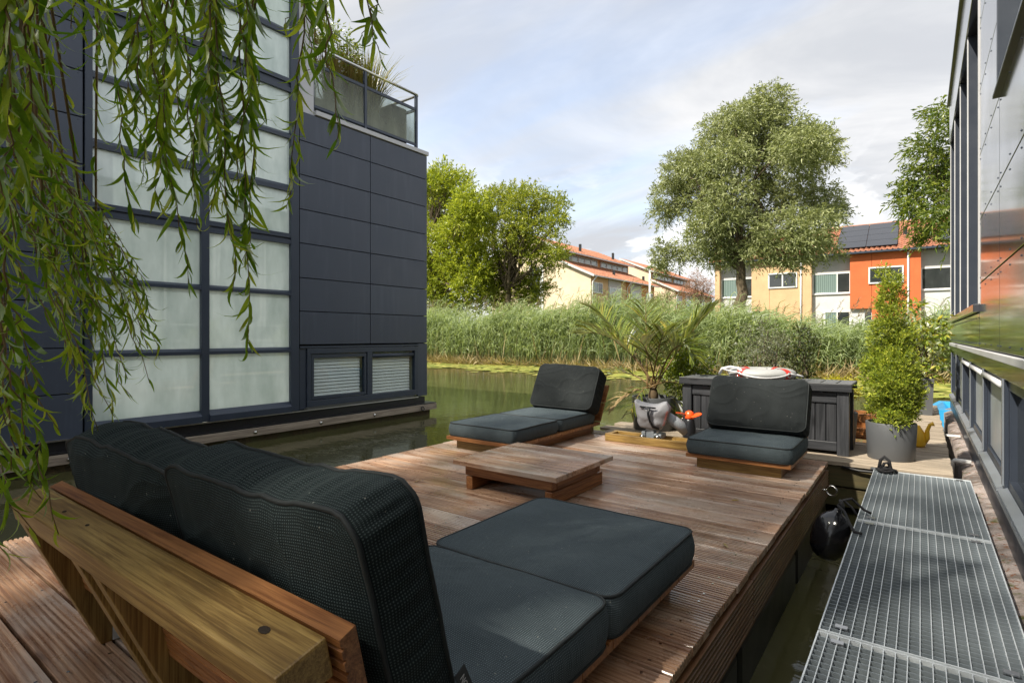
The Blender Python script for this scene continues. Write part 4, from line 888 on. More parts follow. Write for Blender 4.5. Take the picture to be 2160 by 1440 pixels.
# ------------------------------------------------------------------ cushions
def cushion_mesh(w, d, h, seed, puff=.012, wr=.0025, rc=.045, pleat=.0025, sag=0.0, nx=34, ny=34, nz=9):
    """box cushion: domed faces, rounded corners, pleated boxing, creases; UV in metres"""
    bm = bmesh.new(); uv = bm.loops.layers.uv.new('UVMap'); o = seed * 3.7
    def shape(x, y, z):
        X, Y = x * w / 2, y * d / 2
        ax, ay = max(abs(X) - (w / 2 - rc), 0), max(abs(Y) - (d / 2 - rc), 0)
        if ax > 0 and ay > 0:
            l = math.hypot(ax, ay); m_ = max(ax, ay); k = m_ / l
            X = math.copysign(w / 2 - rc + ax * k, X); Y = math.copysign(d / 2 - rc + ay * k, Y)
        dome = (1 - x ** 4) * (1 - y ** 4)
        Z = z * h / 2 + (puff * dome * z)
        e = max(abs(x), abs(y)); bul = (1 - z * z)
        if e > .93:
            per = (x * w + y * d) * 1.0; nrmv = Vector((X, Y, 0)); nrmv.normalize()
            k = (e - .93) / .07
            off = k * (bul * .012 + pleat * math.sin(per * 95 + 3 * mnoise.noise((x * 5, y * 5, o))) * bul)
            X += nrmv.x * off; Y += nrmv.y * off
        q = mnoise.noise((X * 6 + o, Y * 6, Z * 6)) * 1.3 + .7 * mnoise.noise((X * 3 + Y * 14 + o, Y * 4, 2 + o)) + .6 * abs(mnoise.noise((X * 16 + o, Y * 5 - X * 6, o))) 
        wq = mnoise.noise((X * 4 + o, Y * 4, 7)); rg = 1 - abs(mnoise.noise((X * 3.2 + wq * 1.2 + o, Y * 11 + wq * 2, o))); q += .8 * rg ** 10
        Z += wr * q * z * (1.2 if e < .85 else 1.2 - 5.0 * (e - .85))
        if sag:
            Y += 0
            if y > 0: Y -= sag * (y ** 2) * (.55 + .45 * math.sin(x * 2.3 + o)) * .9 + sag * .5 * abs(mnoise.noise((x * 3 + o, 0, 0))) * y * y
        return (X, Y, Z)
    def grid(fn, n, m_, uvf):
        V = [[bm.verts.new(shape(*fn(i / n * 2 - 1, j / m_ * 2 - 1))) for j in range(m_ + 1)] for i in range(n + 1)]
        for i in range(n):
            for j in range(m_):
                f = bm.faces.new((V[i][j], V[i + 1][j], V[i + 1][j + 1], V[i][j + 1])); f.smooth = True
                for l, (a, c) in zip(f.loops, ((i, j), (i + 1, j), (i + 1, j + 1), (i, j + 1))): l[uv].uv = uvf(a / n * 2 - 1, c / m_ * 2 - 1)
    for z in (1, -1): grid(lambda a, c, z=z: (a, c, z), nx, ny, lambda a, c: (a * w / 2, c * d / 2))
    for y in (1, -1): grid(lambda a, c, y=y: (a, y, c), nx, nz, lambda a, c: (a * w / 2, c * h / 2))
    for x in (1, -1): grid(lambda a, c, x=x: (x, a, c), ny, nz, lambda a, c: (a * d / 2, c * h / 2))
    bmesh.ops.remove_doubles(bm, verts=bm.verts, dist=1e-5); bmesh.ops.recalc_face_normals(bm, faces=bm.faces)
    me = bpy.data.meshes.new('cushion'); bm.to_mesh(me); bm.free(); return me, shape
def cushion(name, label, cat, w, d, h, loc, rot=(0, 0, 0), mat='seat_fabric', seed=1, group=None, **kw):
    me, shape = cushion_mesh(w, d, h, seed, **kw); me.materials.append(M[mat])
    o = bpy.data.objects.new(name, me); COL.objects.link(o); o.location = loc; o.rotation_euler = rot; WL[o.name] = Vector(loc); tag(o, label, cat, group)
    for z in (.97, -.97):
        path = []; n = 26
        for k in range(4):
            for i in range(n):
                t = i / n * 2 - 1; x, y = ((t, -1), (1, t), (-t, 1), (-1, -t))[k]
                p = Vector(shape(x, y, z)); p += Vector((p.x, p.y, 0)).normalized() * .001; path.append(p)
        path.append(path[0]); b = MB(); b.tube(path, .0042, 6, cap=False)
        pm = b.mesh('piping', True); pm.materials.append(M['piping']); c = bpy.data.objects.new('piping', pm); COL.objects.link(c); c.parent = o
    return o

# ------------------------------------------------------------------ lounge frames
def seat_boards(t, x0, x1, y0, y1, z, mat='oil_x'):
    n = max(1, round((y1 - y0) / .15)); p = (y1 - y0) / n
    me = grooved(x1 - x0, wid=p - .005, th=.025, n=7).mesh('board'); me.materials.append(M[mat])
    for k in range(n): link('board', me, None, t, Vector(((x0 + x1) / 2, y0 + p * (k + .5), z)) - WL[t.name])
def back_frame(t, x0, x1, yb, zb, yt, zt, sgn):
    """two grooved boards leaning back, slanted posts and a top rail behind; sgn = side the back faces away to (+1: +Y)"""
    u = Vector((0, yt - yb, zt - zb)); ln = u.length; u.normalize(); n = Vector((0, u.z * sgn, -u.y * sgn))      # n points to the rear
    if n.y * sgn < 0: n = -n
    bw = ln / 2 - .003
    for k in range(2):
        c0 = Vector((x0, yb, zb)) + u * (k * (ln / 2) + .001); b = MB(); p = []; m_ = 8; pit = bw / m_
        for i in range(m_):
            a = i * pit; p += [(a + pit * .02, 0), (a + pit * .66, 0), (a + pit * .76, .004), (a + pit * .96, .004)]
        p = p[:-2]; q = [(s_, .027 - e) for s_, e in p] + [(bw - .002, 0), (.002, 0)] if sgn < 0 else p + [(bw - .002, .027), (.002, .027)]; b.prism([c0 + u * s_ + n * e for s_, e in q], (x1 - x0, 0, 0)); b.build('back_board', M['oil_x'], t)
    return u, n, ln
def lounge(name, label, X0, X1, Y0, Y1, back, group='low timber loungers', z=.095):
    t = thing(name, ((X0 + X1) / 2, (Y0 + Y1) / 2, 0), label, 'lounger', group)
    seat_boards(t, X0, X1, Y0, Y1, z)
    MB().box(X0 + .05, X1 - .06, Y0 + .06, Y0 + .105, .0, z - .026).build('front_beam', M['olive_x'], t, bev=.002)
    MB().box(X0 + .05, X1 - .06, Y1 - .05, Y1 - .005, .0, z - .026).build('rear_beam', M['olive_x'], t, bev=.002)
    for x in (X0 + .05, X1 - .105): MB().box(x, x + .045, Y0 + .107, Y1 - .052, .0, z - .026).build('side_beam', M['oil_y'], t, bev=.002)
    yb, zb, yt, zt = back; u, n, ln = back_frame(t, X0, X1, yb, zb, yt, zt, 1)
    foot = Vector((0, yb, zb)) - u * (zb / u.z)
    for x in (X0 + .10, X1 - .14): MB().prism([Vector((x, 0, 0)) + q for q in (foot + n * .027, foot + n * .095, Vector((0, yb, zb)) + u * (ln - .03) + n * .095, Vector((0, yb, zb)) + u * (ln - .03) + n * .027)], (.045, 0, 0)).build('back_post', M['olive_z'], t)
    return t
lounge('lounge_chair', 'low single-seat timber lounger in front of the storage box', -1.19, -.59, 3.45, 4.03, (4.00, .125, 4.155, .425))
lounge('lounge_chair', 'long low timber chaise lounger by the water beyond the table', -2.81, -2.2, 2.98, 4.24, (4.225, .105, 4.395, .405))
cushion('seat_cushion', 'dark green-grey seat cushion of the lounger in front of the box', 'cushion', .60, .56, .088, (-.885, 3.725, .142), seed=1, group='seat cushions', mat='seat_fabric', pleat=.003)
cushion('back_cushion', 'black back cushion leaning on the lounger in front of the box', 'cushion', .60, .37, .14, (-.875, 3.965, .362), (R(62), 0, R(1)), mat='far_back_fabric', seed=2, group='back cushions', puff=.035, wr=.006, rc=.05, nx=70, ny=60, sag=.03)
cushion('seat_cushion', 'front seat cushion of the long chaise by the water', 'cushion', .60, .58, .09, (-2.505, 3.285, .145), seed=3, group='seat cushions', pleat=.003)
cushion('seat_cushion', 'rear seat cushion of the long chaise by the water', 'cushion', .60, .56, .09, (-2.505, 3.875, .145), seed=4, group='seat cushions', pleat=.003)
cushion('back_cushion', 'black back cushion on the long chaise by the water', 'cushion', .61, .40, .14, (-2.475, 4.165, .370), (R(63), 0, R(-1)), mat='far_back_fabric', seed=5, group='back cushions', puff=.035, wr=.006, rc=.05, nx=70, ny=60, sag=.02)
# near sofa, an L: two seats with a chaise on the right, its back to the camera
SF = thing('lounge_sofa', (-1.2, 1.0, 0), 'big L-shaped timber lounge sofa in the foreground seen from behind', 'sofa')
seat_boards(SF, -1.205, -.598, .62, 1.82, .095); seat_boards(SF, -1.77, -1.21, .62, 1.20, .095)
MB().box(-1.15, -.66, 1.72, 1.765, 0, .069).build('front_beam', M['olive_x'], SF, bev=.002)
for x in (-1.72, -1.16, -.70): MB().box(x, x + .045, .645, 1.15 if x < -1.7 else 1.718, 0, .069).build('side_beam', M['olive_y'], SF, bev=.002)
u, n, ln = back_frame(SF, -1.82, -.60, .525, .17, .462, .452, -1)
top = Vector((0, .462, .452))
MB().prism([Vector((-1.82, 0, 0)) + q for q in (top + n * .034 - u * .002, top + n * .108 - u * .006, top + n * .108 - u * .060, top + n * .034 - u * .060)], (1.205, 0, 0)).build('top_rail', M['olive_x'], SF, bev=.004)
for x in (-1.815, -1.42, -1.30, -.72):
    p0 = top - u * .062; MB().prism([Vector((x, 0, 0)) + q for q in (p0 + n * .030, p0 + n * .104, Vector((0, .535, 0)), Vector((0, .635, 0)))], (.045, 0, 0)).build('back_post', M['olive_z'], SF, bev=.002)
for x, r_ in ((-1.55, .8), (-1.40, .7), (-.71, 1.2)):
    kn = MB(); c = Vector((x, 0, 0)) + top + n * .066 - u * .0030; kn.add([c + Vector((math.cos(k * .628) * .010 * r_, 0, 0)) + n * math.sin(k * .628) * .0055 * r_ for k in range(10)], [tuple(range(10))]); kn.build('knot', M['soil'], SF)
MB().box(-1.768, -1.764, .56, .61, .004, .05).build('angle_bracket', M['galv'], SF)
cushion('seat_cushion', 'green-grey seat cushion nearest the camera on the big sofa', 'cushion', .60, .63, .10, (-.895, .885, .148), seed=6, group='seat cushions', pleat=.002, wr=.004, nx=60, ny=60)
cushion('seat_cushion', 'seat cushion on the jutting chaise end of the big sofa', 'cushion', .605, .60, .10, (-.895, 1.505, .148), seed=7, group='seat cushions', pleat=.0015, wr=.0015, nx=50, ny=50)
cushion('seat_cushion', 'left seat cushion of the big sofa hidden behind its back cushions', 'cushion', .60, .63, .10, (-1.508, .885, .148), seed=8, group='seat cushions', pleat=.002)
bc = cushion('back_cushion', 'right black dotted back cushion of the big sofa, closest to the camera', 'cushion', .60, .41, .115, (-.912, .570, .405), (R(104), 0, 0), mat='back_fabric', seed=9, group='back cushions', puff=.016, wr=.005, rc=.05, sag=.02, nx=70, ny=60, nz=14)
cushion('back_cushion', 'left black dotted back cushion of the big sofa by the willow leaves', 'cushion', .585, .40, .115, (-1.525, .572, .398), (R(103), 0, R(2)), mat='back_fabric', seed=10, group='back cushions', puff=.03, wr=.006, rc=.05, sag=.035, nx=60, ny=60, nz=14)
def text_mesh(txt, size, mat):
    cu = bpy.data.curves.new('lettering', 'FONT'); cu.body = txt; cu.size = size; cu.extrude = .0003; cu.align_x = 'LEFT'; cu.align_y = 'CENTER'
    o = bpy.data.objects.new('tmp', cu); COL.objects.link(o); bpy.context.view_layer.update()
    me = bpy.data.meshes.new_from_object(o.evaluated_get(bpy.context.evaluated_depsgraph_get())); bpy.data.objects.remove(o); me.materials.clear(); me.materials.append(mat); return me
def world_child(name, me, parent, mat4):
    o = bpy.data.objects.new(name, me); COL.objects.link(o); o.parent = parent
    pm = Matrix.LocRotScale(parent.location, parent.rotation_euler, parent.scale); o.matrix_local = pm.inverted() @ mat4; return o
p0, p1 = atX(962, 1395, -.575), atX(1002, 1490, -.575); ydir = (p0 - p1).normalized(); xn = Vector((1, 0, 0)); zax = xn; up_ = zax.cross(ydir)
tm = MB().box(-.002, .085, -.0125, .0125, -.0012, .0).mesh('brand_tag'); tm.materials.append(M['black_plastic'])
mt = Matrix((ydir, up_, zax)).transposed().to_4x4(); mt.translation = p1
tagp = world_child('brand_tag', tm, bc, mt)
lt = text_mesh('MADISON', .0150, M['coping']); lo = bpy.data.objects.new('lettering', lt); COL.objects.link(lo); lo.parent = tagp; lo.location = (.006, 0, .0008)

FLM = []
for k in range(4):
    b = MB(); n_ = 6; vs = []
    for i in range(n_): t = i / (n_ - 1); w_ = .0052 * math.sin(math.pi * t ** .8) + .0003; vs += [(t * .05 - .025, w_ + .006 * (k - 1.5) * t * t, .0015 + .004 * t * (k % 2)), (t * .05 - .025, -w_ + .006 * (k - 1.5) * t * t, .001 + .003 * math.sin(3 * t))]
    me = b.add(vs, [(2 * i, 2 * i + 1, 2 * i + 3, 2 * i + 2) for i in range(n_ - 1)]).mesh('fallen_leaf'); me.materials.append(M['fallen']); FLM.append(me)
for k, (x, y, lb) in enumerate([(-1.10, 3.38, 'in front of the single lounger'), (-2.3, 2.2, 'left of the coffee table'), (-2.6, 1.5, 'beside the deck edge left of the big sofa'), (-.62, 2.25, 'near the right deck edge past the big sofa'), (-1.6, 3.2, 'between the coffee table and the motor'), (-2.45, .62, 'behind the big sofa by the willow strands'), (-.75, 2.9, 'near the right deck edge before the single lounger')]):
    o = link('fallen_leaf', FLM[k % 4], None, None, (x, y, .002), rot=(0, 0, k * 1.7)); tag(o, 'small yellowed leaf on the deck ' + lb, 'leaf', 'fallen leaves on the deck')
# ------------------------------------------------------------------ coffee table
T = thing('coffee_table', (-1.70, 2.51, 0), 'low square timber coffee table standing in the middle of the deck', 'table')
seat_boards(T, -2.03, -1.375, 2.205, 2.805, .163, 'deck')
MB().box(-1.985, -1.43, 2.255, 2.30, .078, .136).build('front_beam', M['oil_x'], T, bev=.003); MB().box(-1.985, -1.43, 2.71, 2.755, .078, .136).build('rear_beam', M['oil_x'], T, bev=.003)
for x in (-1.985, -1.475): MB().box(x + .001, x + .046, 2.303, 2.707, .076, .135).build('side_beam', M['oil_y'], T, bev=.003)
for x in (-1.985, -1.475): MB().box(x - .002, x + .043, 2.262, 2.79, .0, .072).build('foot_beam', M['oil_y'], T, bev=.006)
#JETTY
# ------------------------------------------------------------------ jetty behind the deck
JZ = -.03
J = thing('jetty', (-.9, 5.5, WZ), 'weathered grey timber jetty carrying the box and the plant pots', 'jetty')
rng = np.random.default_rng(41)
jm = {}
def jboard(x0, x1, y0, y1, z=JZ):
    key = (round(x1 - x0, 2), round(y1 - y0, 3))
    if key not in jm:
        jm[key] = MB().box(-key[0] / 2, key[0] / 2, -key[1] / 2, key[1] / 2, -.028, 0).mesh('plank'); jm[key].materials.append(M['grey_x'])
    o = link('plank', jm[key], None, J, Vector(((x0 + x1) / 2 + rng.normal(0, .003), (y0 + y1) / 2, z + rng.normal(0, .0012))) - WL[J.name]); bevel(o, .003, 1)
for k in range(6): jboard(-2.42 + .12 * (k % 2), .17, 4.36 + k * .152, 4.36 + k * .152 + .146)
for k in range(22): jboard(-.34, .17, 5.272 + k * .152, 5.272 + k * .152 + .146)
b = MB(); b.box(-2.3, .15, 4.37, 4.44, -.20, -.06); b.build('edge_beam', M['moss'], J, bev=.006)
b = MB(); b.box(-2.3, .15, 4.385, 4.46, -.34, -.21); b.build('lower_beam', M['moss'], J, bev=.006)
b = MB(); b.box(-2.3, .12, 4.47, 5.2, -.30, -.06); b.box(-.3, .12, 5.2, 8.6, -.30, -.06); b.build('bearers', M['moss'], J)
b = MB()
for x, y in ((-2.2, 4.6), (-1.2, 4.8), (-.2, 4.6), (0, 6.0), (0, 8.4)): b.tube([(x, y, -1.3), (x, y, -.3)], .07, 10)
b.build('piles', M['moss'], J, smooth=True)
tag(MB().tube([(-.43, 4.355, -.060), (-.33, 4.345, -.072), (-.22, 4.33, -.066), (-.10, 4.345, -.056)], .009, 8).build('hose', M['dark'], smooth=True), 'black hose lying along the front edge of the jetty', 'hose')

# storage box
B = thing('storage_box', (-1.0, 4.73, JZ), 'black-stained timber storage box with slatted lid behind the lounger', 'box')
bx0, bx1, by0, by1 = -1.60, -.405, 4.56, 4.92
for x in (bx0, bx1 - .075):
    for y in (by0, by1 - .06): MB().box(x, x + .075, y, y + .06, JZ, .425).build('corner_post', M['black_z'], B, bev=.003)
for (y0, y1) in ((by0 + .012, by0 + .05), (by1 - .05, by1 - .012)):
    MB().box(bx0 + .077, bx1 - .077, y0, y1, .345, .42).build('top_rail', M['black_x'], B, bev=.003); MB().box(bx0 + .077, bx1 - .077, y0, y1, .0, .065).build('bottom_rail', M['black_x'], B, bev=.003)
nf = 15; wv = (bx1 - bx0 - .154) / nf; pm_ = MB().box(-wv / 2 + .002, wv / 2 - .002, -.009, .009, -.142, .142).mesh('plank'); pm_.materials.append(M['black_z'])
for k in range(nf):
    o = link('plank', pm_, None, B, Vector((bx0 + .077 + wv * (k + .5), by0 + .032, .205)) - WL[B.name]); bevel(o, .004, 1)
MB().box(bx0 + .02, bx0 + .05, by0 + .062, by1 - .062, .0, .42).build('side_panel', M['black_z'], B); MB().box(bx1 - .05, bx1 - .02, by0 + .062, by1 - .062, .0, .42).build('side_panel', M['black_z'], B)
MB().box(bx0 + .05, bx1 - .05, by1 - .045, by1 - .03, .0, .42).build('rear_panel', M['black_z'], B)
lid = MB().box(bx0 - .02, bx1 + .02, by0 - .025, by0 + .0, .43, .488).box(bx0 - .02, bx1 + .02, by1 + .0, by1 + .025, .43, .488).build('lid', M['black_x'], B, bev=.003)
nl = 12; wl = (bx1 - bx0 + .04) / nl; pl_ = MB().box(-wl / 2 + .004, wl / 2 - .004, -(by1 - by0) / 2, (by1 - by0) / 2, -.022, 0).mesh('lid_plank'); pl_.materials.append(simple('worn_grey_lid', (.115, .12, .13), .4, var=.25, scale=12))
for k in range(nl):
    o = link('lid_plank', pl_, None, lid, Vector((bx0 - .02 + wl * (k + .5), (by0 + by1) / 2, .486)) - WL[lid.name]); bevel(o, .003, 1)
# life buoy on the box
LB = thing('life_buoy', (-1.02, 4.735, .487), 'white life buoy with red bands and grey rope lying on the storage box', 'life buoy')
LC = Vector((-1.02, 4.735, .530)); b = MB(); b.torus(LC, (0, 0, 1), .178, .055, 48, 14, (1.35, .78)); b.build('ring', simple('shaded_white_ring', (.34, .345, .34), .5, var=.12, scale=9), LB, smooth=True)  # white darkened so the ring's colour carries its partial shade
for a in (-118, -28, 62, 152):
    b = MB(); vs = []; k = 14
    for i in range(6):
        t = R(a + (i - 2.5) * 2.6); d = Vector((math.cos(t), math.sin(t), 0))
        for j in range(k): q = 2 * math.pi * j / k; vs.append(LC + d * (.178 + .0565 * 1.35 * math.cos(q)) + Vector((0, 0, .0565 * .78 * math.sin(q) * 1.05)))
    b.add(vs, [(i * k + j, (i + 1) * k + j, (i + 1) * k + (j + 1) % k, i * k + (j + 1) % k) for i in range(5) for j in range(k)]); b.build('red_band', M['red'], LB, smooth=True)
b = MB()
for i in range(4):
    a0, a1 = (-118, -28, 62, 152)[i], (-28, 62, 152, 242)[i]; pth = []
    for k in range(13): t = k / 12; a = R(a0 + (a1 - a0) * t); s_ = math.sin(math.pi * t); pth.append(LC + Vector((math.cos(a), math.sin(a), 0)) * (.258 + .035 * s_) + Vector((0, 0, .012 - .03 * s_ + (.05 * s_ if i == 3 else 0))))
    b.tube(pth, .0065, 6)
b.build('grab_rope', M['coping'], LB, smooth=True)
b = MB(); b.tube([LC + Vector(v) for v in ((-.30, -.10, -.01), (-.27, -.13, .035), (-.20, -.16, .052), (-.13, -.19, .045), (-.08, -.215, .01), (-.05, -.23, -.03))], .011, 7); b.build('loose_rope', M['white'], LB, smooth=True)
for a in (-118, -28): t = R(a); MB().torus(LC + Vector((math.cos(t), math.sin(t), 0)) * .253, (math.cos(t), math.sin(t), 0), .018, .005, 12, 6).build('rope_ring', M['steel'], LB, smooth=True)

# ------------------------------------------------------------------ timber well with the outboard motor
WF = thing('motor_well', (-1.6, 4.05, 0), 'small olive timber frame on the deck around the outboard motor', 'frame')
MB().box(-2.01, -1.24, 3.955, 3.985, 0, .058).build('front_beam', M['olive_x'], WF, bev=.002); MB().box(-2.01, -1.24, 4.115, 4.145, 0, .058).build('rear_beam', M['olive_x'], WF, bev=.002)
MB().box(-2.01, -1.975, 3.987, 4.113, 0, .056).build('end_beam', M['olive_y'], WF, bev=.002); MB().box(-1.275, -1.24, 3.987, 4.113, 0, .056).build('end_beam', M['olive_y'], WF, bev=.002)
OM = thing('outboard_motor', (-1.64, 4.10, 0), 'tilted-up outboard motor with grey cover and orange propeller', 'outboard motor')
def cover():
    # front outline of the cloth cover, swollen sheets front and back
    out = [(-.132, .338), (-.121, .26), (-.114, .182), (-.094, .137), (-.02, .122), (.062, .122), (.099, .172), (.134, .278), (.102, .332), (.03, .304), (-.036, .304), (-.09, .318)]
    bm = bmesh.new(); vs = []
    for sy in (-1, 1):
        ring = [bm.verts.new((x, sy * .045, z)) for x, z in out]; inner = [bm.verts.new((x * .66, sy * (.072 + .012 * ((k_ % 3) - 1)), .225 + (z - .225) * .66)) for k_, (x, z) in enumerate(out)]; c = bm.verts.new((0, sy * .076, .225)); n_ = len(out)
        for i in range(n_):
            j = (i + 1) % n_; bm.faces.new((ring[i], ring[j], inner[j], inner[i])); bm.faces.new((inner[i], inner[j], c))
        vs.append(ring)
    for i in range(len(out)):
        j = (i + 1) % len(out); bm.faces.new((vs[0][i], vs[0][j], vs[1][j], vs[1][i]))
    bmesh.ops.recalc_face_normals(bm, faces=bm.faces); me = bpy.data.meshes.new('cover'); bm.to_mesh(me); bm.free(); me.polygons.foreach_set('use_smooth', [True] * len(me.polygons)); return me
cvm = simple('grey_canvas', (.30, .30, .32), .8, var=.15, scale=14, bump=.3, bs=260)
cv = link('cover', cover(), cvm, OM, Vector((-1.655, 4.075, 0)) - WL[OM.name], rot=(R(6), 0, R(12)))
ca = cv.data.attributes.new('crease_edge', 'FLOAT', 'EDGE'); ca.data.foreach_set('value', [.92 if all(abs(abs(cv.data.vertices[v].co.y) - .045) < .001 for v in e.vertices) else 0. for e in cv.data.edges])
md = cv.modifiers.new('sub', 'SUBSURF'); md.levels = 2; md.render_levels = 2
dt = bpy.data.textures.new('folds', 'CLOUDS'); dt.noise_scale = .045; dd = cv.modifiers.new('folds', 'DISPLACE'); dd.texture = dt; dd.strength = .018; dd.mid_level = .5
b = MB(); b.tube([(-.012, -.090, .300), (-.020, -.098, .25), (-.008, -.100, .20), (.012, -.085, .15), (.05, -.055, .128)], .009, 6); b.tube([(-.085, -.075, .303), (.035, -.083, .296)], .006, 6)
sm = b.mesh('strap', True); sm.materials.append(M['black_plastic']); so = bpy.data.objects.new('strap', sm); COL.objects.link(so); so.parent = cv
tx = text_mesh('torqeedo', .030, simple('red_print', (.55, .13, .10), .7)); to = bpy.data.objects.new('lettering', tx); COL.objects.link(to); to.parent = cv; to.location = (.085, -.075, .165); to.rotation_euler = (R(96), R(-72), R(30))
MB().tube([(-1.575, 4.09, .222), (-1.50, 4.13, .17), (-1.425, 4.165, .105)], [.042, .042, .046], 14).build('shaft', M['grey_plastic'], OM, smooth=True)
pod = MB().lathe([(.02, -.02), (.042, .0), (.047, .05), (.046, .13), (.036, .185), (.030, .205)], 18, (-1.41, 4.17, .0)).build('motor_pod', M['black_plastic'], OM, smooth=True)
pr = MB().lathe([(.033, .20), (.036, .215), (.030, .25), (.012, .262)], 18, (-1.41, 4.17, 0)).build('propeller', M['orange_plastic'], OM, smooth=True)
def blade(a, tw):
    b = MB(); vs = []; n_ = 7
    for i in range(n_):
        r = .025 + .075 * i / (n_ - 1); w_ = .034 * math.sin(math.pi * (.18 + .80 * i / (n_ - 1))) + .004
        for j, s_ in enumerate((-1, 1)):
            for hz in (-.0022, .0022):
                v = Vector((r, s_ * w_, s_ * w_ * tw + hz + .014 * (i / (n_ - 1)))); v.rotate(Euler((0, 0, a))); vs.append(v + Vector((-1.41, 4.17, .228)))
    fs = []
    for i in range(n_ - 1):
        o_ = i * 4; fs += [(o_, o_ + 4, o_ + 6, o_ + 2), (o_ + 1, o_ + 3, o_ + 7, o_ + 5), (o_, o_ + 1, o_ + 5, o_ + 4), (o_ + 2, o_ + 6, o_ + 7, o_ + 3)]
    fs += [(0, 2, 3, 1), ((n_ - 1) * 4, (n_ - 1) * 4 + 1, (n_ - 1) * 4 + 3, (n_ - 1) * 4 + 2)]
    b.add(vs, fs); b.build('blade', M['orange_plastic'], pr, smooth=False)
blade(R(200), .35); blade(R(-12), .35)
MB().tube([(-1.455, 4.16, .215), (-1.475, 4.155, .16)], .005, 6).build('fin_wire', M['steel'], OM, smooth=True)
b = MB(); b.box(-1.70, -1.635, 4.03, 4.09, .0, .14); b.box(-1.735, -1.70, 4.02, 4.13, .02, .095); b.box(-1.635, -1.575, 4.02, 4.13, .045, .085); b.build('bracket', M['grey_plastic'], OM, bev=.008)
b = MB(); b.tube([(-1.60, 4.015, .06), (-1.60, 3.995, .062)], .022, 10); b.tube([(-1.72, 4.015, .055), (-1.72, 3.995, .055)], .018, 10); b.build('clamp_knob', M['steel'], OM, smooth=True)

# ------------------------------------------------------------------ pots and plants
def round_pot(name, label, c, r0, r1, h, mat, group='plant pots'):
    t = thing(name, c, label, 'plant pot', group); b = MB()
    b.lathe([(r0 * .97, 0), (r0, .008), (r1, h - .006), (r1 - .003, h), (r1 - .016, h), (r1 - .020, h - .04), (r1 - .022, h - .05)], 40, c); b.build('pot', M[mat], t, smooth=True, auto=50)
    b = MB(); rng = np.random.default_rng(int(abs(c[0]) * 100)); n_ = 24; vs = [(c[0], c[1], c[2] + h - .03)]
    for k in (.33, .66, 1.0):
        for i in range(n_): a = 2 * math.pi * i / n_; vs.append((c[0] + math.cos(a) * (r1 - .021) * k, c[1] + math.sin(a) * (r1 - .021) * k, c[2] + h - .035 + rng.normal(0, .005)))
    fs = [(0, 1 + i, 1 + (i + 1) % n_) for i in range(n_)] + [(1 + q * n_ + i, 1 + (q + 1) * n_ + i, 1 + (q + 1) * n_ + (i + 1) % n_, 1 + q * n_ + (i + 1) % n_) for q in (0, 1) for i in range(n_)]
    b.add(vs, fs); b.build('soil', M['soil'], t); return t
PC = (-1.985, 4.88, JZ)
round_pot('plant_pot', 'dark grey round pot of the palm beside the outboard motor', PC, .180, .195, .30, 'pot')
PALM = thing('palm', (PC[0], PC[1], JZ + .27), 'feathery palm with arching fronds in the dark round pot', 'palm')
PB = Vector((PC[0], PC[1], .25))
b = MB(); b.lathe([(.03, -.03), (.045, .0), (.045, .04), (.03, .09), (.012, .13)], 14, PB); b.build('trunk', simple('palm_fibre', (.09, .06, .03), .9, var=.5, scale=60, bump=.8), PALM, smooth=True)
def frond(tip, rise, mat, seed, nl=34, ll=.23, bare=.28):
    rng = np.random.default_rng(seed); p0 = PB + Vector((rng.normal(0, .02), rng.normal(0, .02), .10)); tip = Vector(tip); mid = p0.lerp(tip, .55) + Vector((0, 0, rise)); pts = []
    for i in range(17): t = i / 16; pts.append(p0 * (1 - t) ** 2 + mid * 2 * t * (1 - t) + tip * t * t)
    b = MB(); b.tube(pts, [.008 * (1 - .85 * i / 16) + .001 for i in range(17)], 6); fr = b.build('frond', M['twig'], PALM, smooth=True)
    P, D, Ln = [], [], []
    for k in range(nl):
        t = bare + (1 - bare) * (k + .5) / nl; i = min(int(t * 16), 15); f = t * 16 - i; p = pts[i].lerp(pts[i + 1], f); tg = (pts[i + 1] - pts[i]).normalized(); sd = tg.cross(Vector((0, 0, 1)));
        if sd.length < .1: sd = tg.cross(Vector((0, 1, 0)))
        sd.normalize(); up = sd.cross(tg)
        for s_ in (-1, 1):
            d = tg * (.52 + .45 * t) + sd * s_ * .82 + up * .28 + Vector(rng.normal(0, .09, 3)); P.append(p); D.append(d); Ln.append(ll * (.45 + .75 * math.sin(math.pi * min(1, .15 + .8 * (t - bare) / (1 - bare)))) * rng.uniform(.85, 1.1))
    P = np.array([tuple(p) for p in P]); D = nrm(np.array([tuple(d) for d in D])); Ln = np.array(Ln)[:, None]; n_ = len(P)
    sd = nrm(np.cross(D, rng.normal(0, .35, (n_, 3)) + np.array([0, 0, 1]))); w_ = .0085
    mid_ = P + D * Ln * .5 + np.array([0, 0, .012]); tp = P + D * Ln + np.array([0, 0, -.018])
    V = np.stack([P - sd * w_ * .5, P + sd * w_ * .5, mid_ - sd * w_, mid_ + sd * w_, tp - sd * .0008, tp + sd * .0008], 1).reshape(-1, 3) - np.array(WL[PALM.name])
    q = np.array([[0, 1, 3, 2], [2, 3, 5, 4]]); F = (np.arange(n_)[:, None, None] * 6 + q[None]).reshape(-1, 4)
    tag(link('leaflets', mesh_np('leaflets', V, F, mat, np.repeat(rng.random(n_) * .8 + .1 * rng.random(), 6)), None, fr), kind='stuff')
